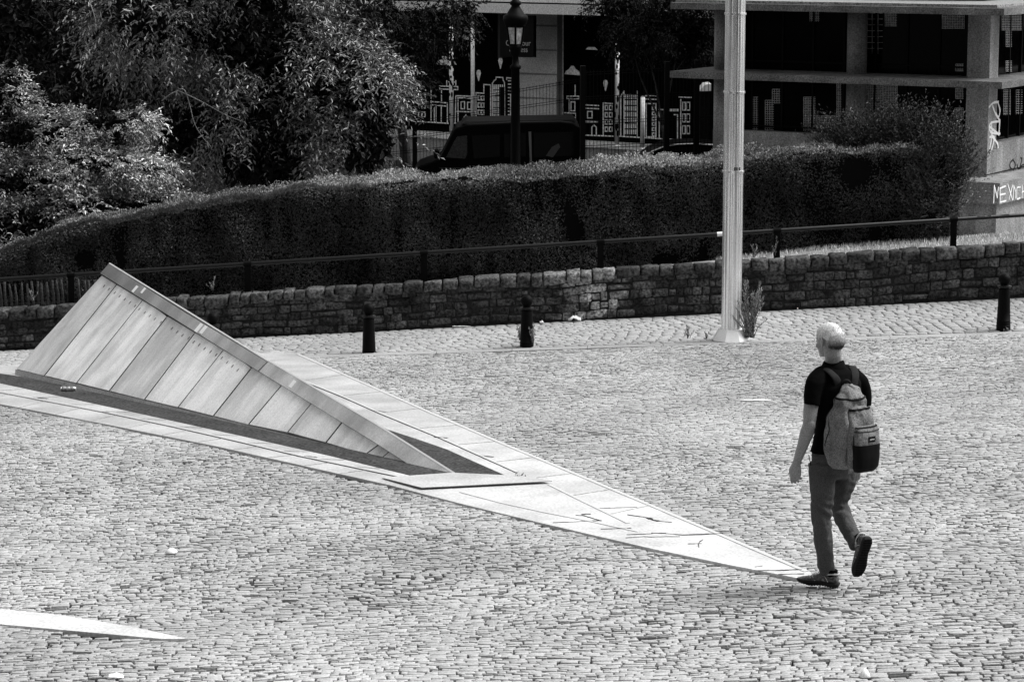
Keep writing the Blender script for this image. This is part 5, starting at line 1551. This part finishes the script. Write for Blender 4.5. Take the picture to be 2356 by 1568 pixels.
for i in range(len(co)):
    v = Vector(co[i])
    wk = math.exp(-((v - kneeL).length / .10) ** 2) + math.exp(-((v - kneeR).length / .10) ** 2) + .8 * math.exp(-((v - hemL).length / .09) ** 2) + .6 * math.exp(-((v - crotch).length / .14) ** 2)
    fold = math.sin(v.z * 75 + 7 * mnoise.noise(v * 7) + v.x * 30) * .0085 * wk * 1.3
    vert = mnoise.noise(Vector((v.x * 22, v.y * 22, v.z * 5))) * .008
    co[i] += nn[i] * (fold + vert + mnoise.noise(v * 12) * .004)
tm.vertices.foreach_set("co", co.ravel()); tm.update()
trs = link("trousers", tm, M['trouser'], person)
mb = MB(); sp_ = smooth_path([PC(271, 805, -.13), PC(276, 830, -.155), PC(283, 862, -.165)], 4); mb.tube(sp_, [.003] * len(sp_), 5); mb.build("pocket_seam", M['polo'], trs)

# --- shoes
def shoe(org, f, u, name="shoe"):
    f = nrm(f); u = nrm(u - f * np.dot(u, f)); l = np.cross(u, f)
    Q = lambda a, b, c: org + f * a + l * b + u * c
    def section(a, half, bot, top, k=14, sq=2.6, cx_=0):
        out = []
        for i in range(k):
            w_ = 2 * PI * i / k; c_, s_ = math.cos(w_), math.sin(w_)
            r = (abs(c_) ** sq + abs(s_) ** sq) ** (-1 / sq)
            out.append(Q(a, cx_ + half * r * c_, (bot + top) / 2 + (top - bot) / 2 * r * s_))
        return out
    def loft(secs, name_, m_, par):
        mb = MB(); k = len(secs[0]); vs = sum(secs, [])
        fs = [(j * k + i, j * k + (i + 1) % k, (j + 1) * k + (i + 1) % k, (j + 1) * k + i) for j in range(len(secs) - 1) for i in range(k)]
        fs += [tuple(range(k))[::-1], tuple((len(secs) - 1) * k + i for i in range(k))]
        mb.add(vs, fs); o_ = mb.build(name_, m_, par, True); return o_
    up = loft([section(a, h, .024, t, 16, 2.3, c_) for a, h, t, c_ in ((.004, .022, .060, 0), (.012, .031, .085, 0), (.035, .037, .092, 0), (.07, .038, .088, 0), (.10, .038, .086, 0), (.13, .040, .082, .001), (.165, .044, .066, .003), (.20, .047, .054, .005), (.235, .045, .046, .006), (.262, .036, .040, .006), (.276, .020, .034, .005))], name, M['shoe'], person)
    loft([section(a, h, b, .032, 18, 4.0, c_) for a, h, b, c_ in ((-.006, .020, .012, 0), (.004, .033, .004, 0), (.03, .040, .0, 0), (.07, .038, .001, 0), (.11, .035, .006, 0), (.15, .041, .003, .002), (.19, .049, .0, .005), (.23, .050, .003, .006), (.262, .040, .009, .006), (.284, .020, .018, .005))], "sole", M['sole'], up)
    tr_ = MB()
    for a, tt in ((.118, .090), (.138, .083), (.158, .075), (.178, .067)):
        tr_.tube(smooth_path([Q(a - .006, -.030, tt - .022), Q(a, -.012, tt + .002), Q(a, .012, tt + .002), Q(a - .006, .030, tt - .022)], 4), .0032, 5)
    for s_ in (-1, 1):
        for a in (.06, .15, .172): tr_.tube([Q(a, s_ * .0405, .034), Q(a + .012, s_ * .0405, .055), Q(a + .03, s_ * .030, .074 - .1 * max(0, a - .1))], .0036, 5, .6)
    tr_.tube(smooth_path([Q(.090, -.030, .078), Q(.05, -.034, .088), Q(.008, -.022, .090), Q(.002, 0, .090), Q(.008, .022, .090), Q(.05, .034, .088), Q(.090, .030, .078)], 4), .006, 8)
    tr_.build("shoe_trim", M['shoel'], up)
    tread = MB()
    for a in np.arange(.01, .27, .018):
        hw = np.interp(a, [0, .03, .07, .11, .19, .23, .27], [.026, .034, .030, .026, .042, .040, .026])
        for s_ in (-.5, .5): tread.box(Q(a, s_ * hw + .003, np.interp(a, [0, .03, .11, .15, .19, .26], [.004, .0, .006, .003, 0, .009]) - .001), f * .006, l * hw * .42, u * .003)
    tread.build("tread", M['packd'], up)
    sk = MB(); sk.tube([Q(.05, 0, .06), Q(.046, 0, .115)], [.036, .038], 14); sk.build("sock", M['polo'], person, True)
    return up
heelL = PC(428, 1508, -.02); heelL[2] = zpl(heelL[0], heelL[1]) + .006
shoe(heelL, V(-.90, .42, .02), V(0, 0, 1))
shoe(PC(592, 1252, -.20), nrm(V(-.20, .16, -.97)), nrm(V(-.40, .90, .22)))

# ------------------------------------------------------------ backpack
bk = -fwd_b                                # direction the pack bulges
pack = thing("backpack", PC(485, 870, -.15), "grey canvas backpack with black base panel on the walking man's back", "backpack")
def supring(c, hw, hd, k=56, sq=2.7, wrinkle=0, seed=0):
    out = []
    for i in range(k):
        a = 2 * PI * i / k; c_, s_ = math.cos(a), math.sin(a)
        r = (abs(c_) ** sq + abs(s_) ** sq) ** (-1 / sq)
        p = c + lat * hw * r * c_ + bk * hd * r * s_
        if wrinkle: p = p + (lat * c_ + bk * s_) * wrinkle * (mnoise.noise(Vector(p * 9) + Vector((seed, 0, 0))) + .9 * mnoise.noise(Vector((p[0] * 30, p[1] * 30, p[2] * 9))))
        out.append(p)
    return out
def packloft(levels, name, m, par=None, wr=.008, nsub=6, k=56, sq=2.7):
    cs = smooth_path([V(*l[0]) for l in levels], nsub)
    t = np.linspace(0, len(levels) - 1, len(cs))
    hw = np.interp(t, range(len(levels)), [l[1] for l in levels]); hd = np.interp(t, range(len(levels)), [l[2] for l in levels])
    secs = [supring(c, a, b, k, sq, wr) for c, a, b in zip(cs, hw, hd)]
    mb = MB(); vs = sum(secs, [])
    n = len(secs)
    fs = [(j * k + i, j * k + (i + 1) % k, (j + 1) * k + (i + 1) % k, (j + 1) * k + i) for j in range(n - 1) for i in range(k)]
    fs += [tuple(range(k))[::-1], tuple((n - 1) * k + i for i in range(k))]
    mb.add(vs, fs); return mb.build(name, m, par or pack, True), secs
dyc = -.17
L1 = [(PC(478, 872, dyc), .085, .055), (PC(473, 852, dyc), .120, .085), (PC(470, 800, dyc), .138, .098), (PC(470, 720, dyc), .145, .102), (PC(474, 640, dyc), .142, .098), (PC(484, 560, dyc + .01), .128, .088), (PC(488, 500, dyc + .03), .100, .072), (PC(482, 455, dyc + .05), .070, .055), (PC(474, 428, dyc + .07), .030, .030)]
main, s1 = packloft(L1, "main_compartment", M['pack'], wr=.030)
o2 = bk * .082 + lat * .012
L2_ = [(PC(492, 850, dyc) + o2, .100, .035), (PC(490, 800, dyc) + o2, .114, .050), (PC(490, 700, dyc) + o2, .116, .052), (PC(492, 620, dyc) + o2, .110, .045), (PC(492, 565, dyc) + o2 * .85, .092, .034), (PC(494, 540, dyc) + o2 * .7, .060, .018)]
midc, s2 = packloft(L2_, "middle_compartment", M['pack'], wr=.016)
o3 = bk * .122 + lat * .020
L3_ = [(PC(490, 872, dyc) + o3 * .93, .075, .030), (PC(490, 850, dyc) + o3, .094, .048), (PC(490, 800, dyc) + o3, .102, .054), (PC(490, 730, dyc) + o3, .105, .054), (PC(492, 672, dyc) + o3, .104, .048), (PC(492, 646, dyc) + o3, .096, .036), (PC(492, 634, dyc) + o3 * .97, .07, .02)]
front, s3 = packloft(L3_, "front_pocket", M['pack'], wr=.006)
L4 = [(PC(490, 878, dyc) + o3 * .93, .078, .033), (PC(490, 851, dyc) + o3, .098, .051), (PC(490, 800, dyc) + o3, .106, .058), (PC(490, 738, dyc) + o3, .1085, .0575), (PC(490, 733, dyc) + o3, .1065, .0555)]
packloft(L4, "base_panel", M['packd'], wr=.002)
def zip_line(secs, j, i0, i1, r, name, m=None, sag=0, out=.004):
    k = len(secs[0]); pts = []
    cen = sum(secs[j]) / k
    for i in range(i0, i1 + 1):
        p = secs[j][i % k]; d = nrm((p - cen) * V(1, 1, 0)); fr = (i - i0) / (i1 - i0)
        pts.append(p + d * out + Z * (-sag * math.sin(PI * fr) + .003 * mnoise.noise(Vector(p * 14))))
    mb = MB(); mb.tube(pts, r, 6); return mb.build(name, m or M['packd'], pack, True)
zip_line(s1, 37, 1, 28, .008, "zip", sag=.012); zip_line(s2, 26, 1, 28, .0075, "zip", sag=.0); zip_line(s3, 32, 0, 29, .0055, "zip")
zip_line(s3, 26, 0, 28, .0025, "piping")
for idx in (0, 28):
    pts = [s3[j][idx] for j in range(14, 33)]; mb = MB(); mb.tube(pts, .004, 6); mb.build("piping", M['packd'], pack, True)
# label with its small white word
lc_ = PC(490, 703, dyc) + o3 + bk * .0545 + lat * .006
lx, ly = lat, V(0, 0, 1)
mb = MB(); mb.box(lc_, lx * .030, ly * .018, bk * .0022); lb = mb.build("label_patch", M['packd'], pack)
mb = MB()
for s_ in (-1, 1):
    mb.box(lc_ + ly * s_ * .0205 + bk * .0025, lx * .0285, ly * .0006, bk * .0005)
mb.build("patch_stitching", M['pack'], lb)
text3d("EASTPAK", lc_ - lx * .020 - ly * .0045 + bk * .0026, .012, lx, ly, M['litter'], lb, "patch_lettering", ext=.0006, width=.040)
# straps over the shoulders
def strap(pts, wd, name="shoulder_strap"):
    sp2 = smooth_path(pts, 6); mb = MB(); mb.tube(sp2, wd, 12, .32, lat); return mb.build(name, M['strapm'], pack, True)
strap([PC(432, 438, -.10), PC(412, 395, -.125), PC(384, 365, -.10), PC(352, 344, -.045), PC(336, 352, .03), PC(330, 420, .07)], .030)
strap([PC(512, 435, -.06), PC(518, 395, -.04), PC(516, 365, .0), PC(502, 340, .06), PC(490, 350, .12)], .030)
mb = MB(); mb.tube(smooth_path([PC(452, 432, -.11), PC(462, 412, -.125), PC(482, 412, -.12), PC(494, 430, -.10)], 5), .008, 8); mb.build("grab_handle", M['strapm'], pack, True)
for idx, js in ((34, range(8, 44)), (31, range(16, 40))):
    mb = MB(); mb.tube([s1[j][idx % 56] for j in js], .0035, 5); mb.build("side_seam", M['strapm'], pack, True)
mb = MB()
for pl in ([PC(628, 765, -.2), PC(636, 752, -.2), PC(648, 748, -.2)], [PC(630, 765, -.2), PC(636, 785, -.2), PC(640, 812, -.2)], [PC(629, 768, -.2), PC(625, 785, -.2), PC(624, 800, -.2)]):
    mb.tube(pl, .0042, 6)
mb.build("zip_pull", M['packd'], pack)
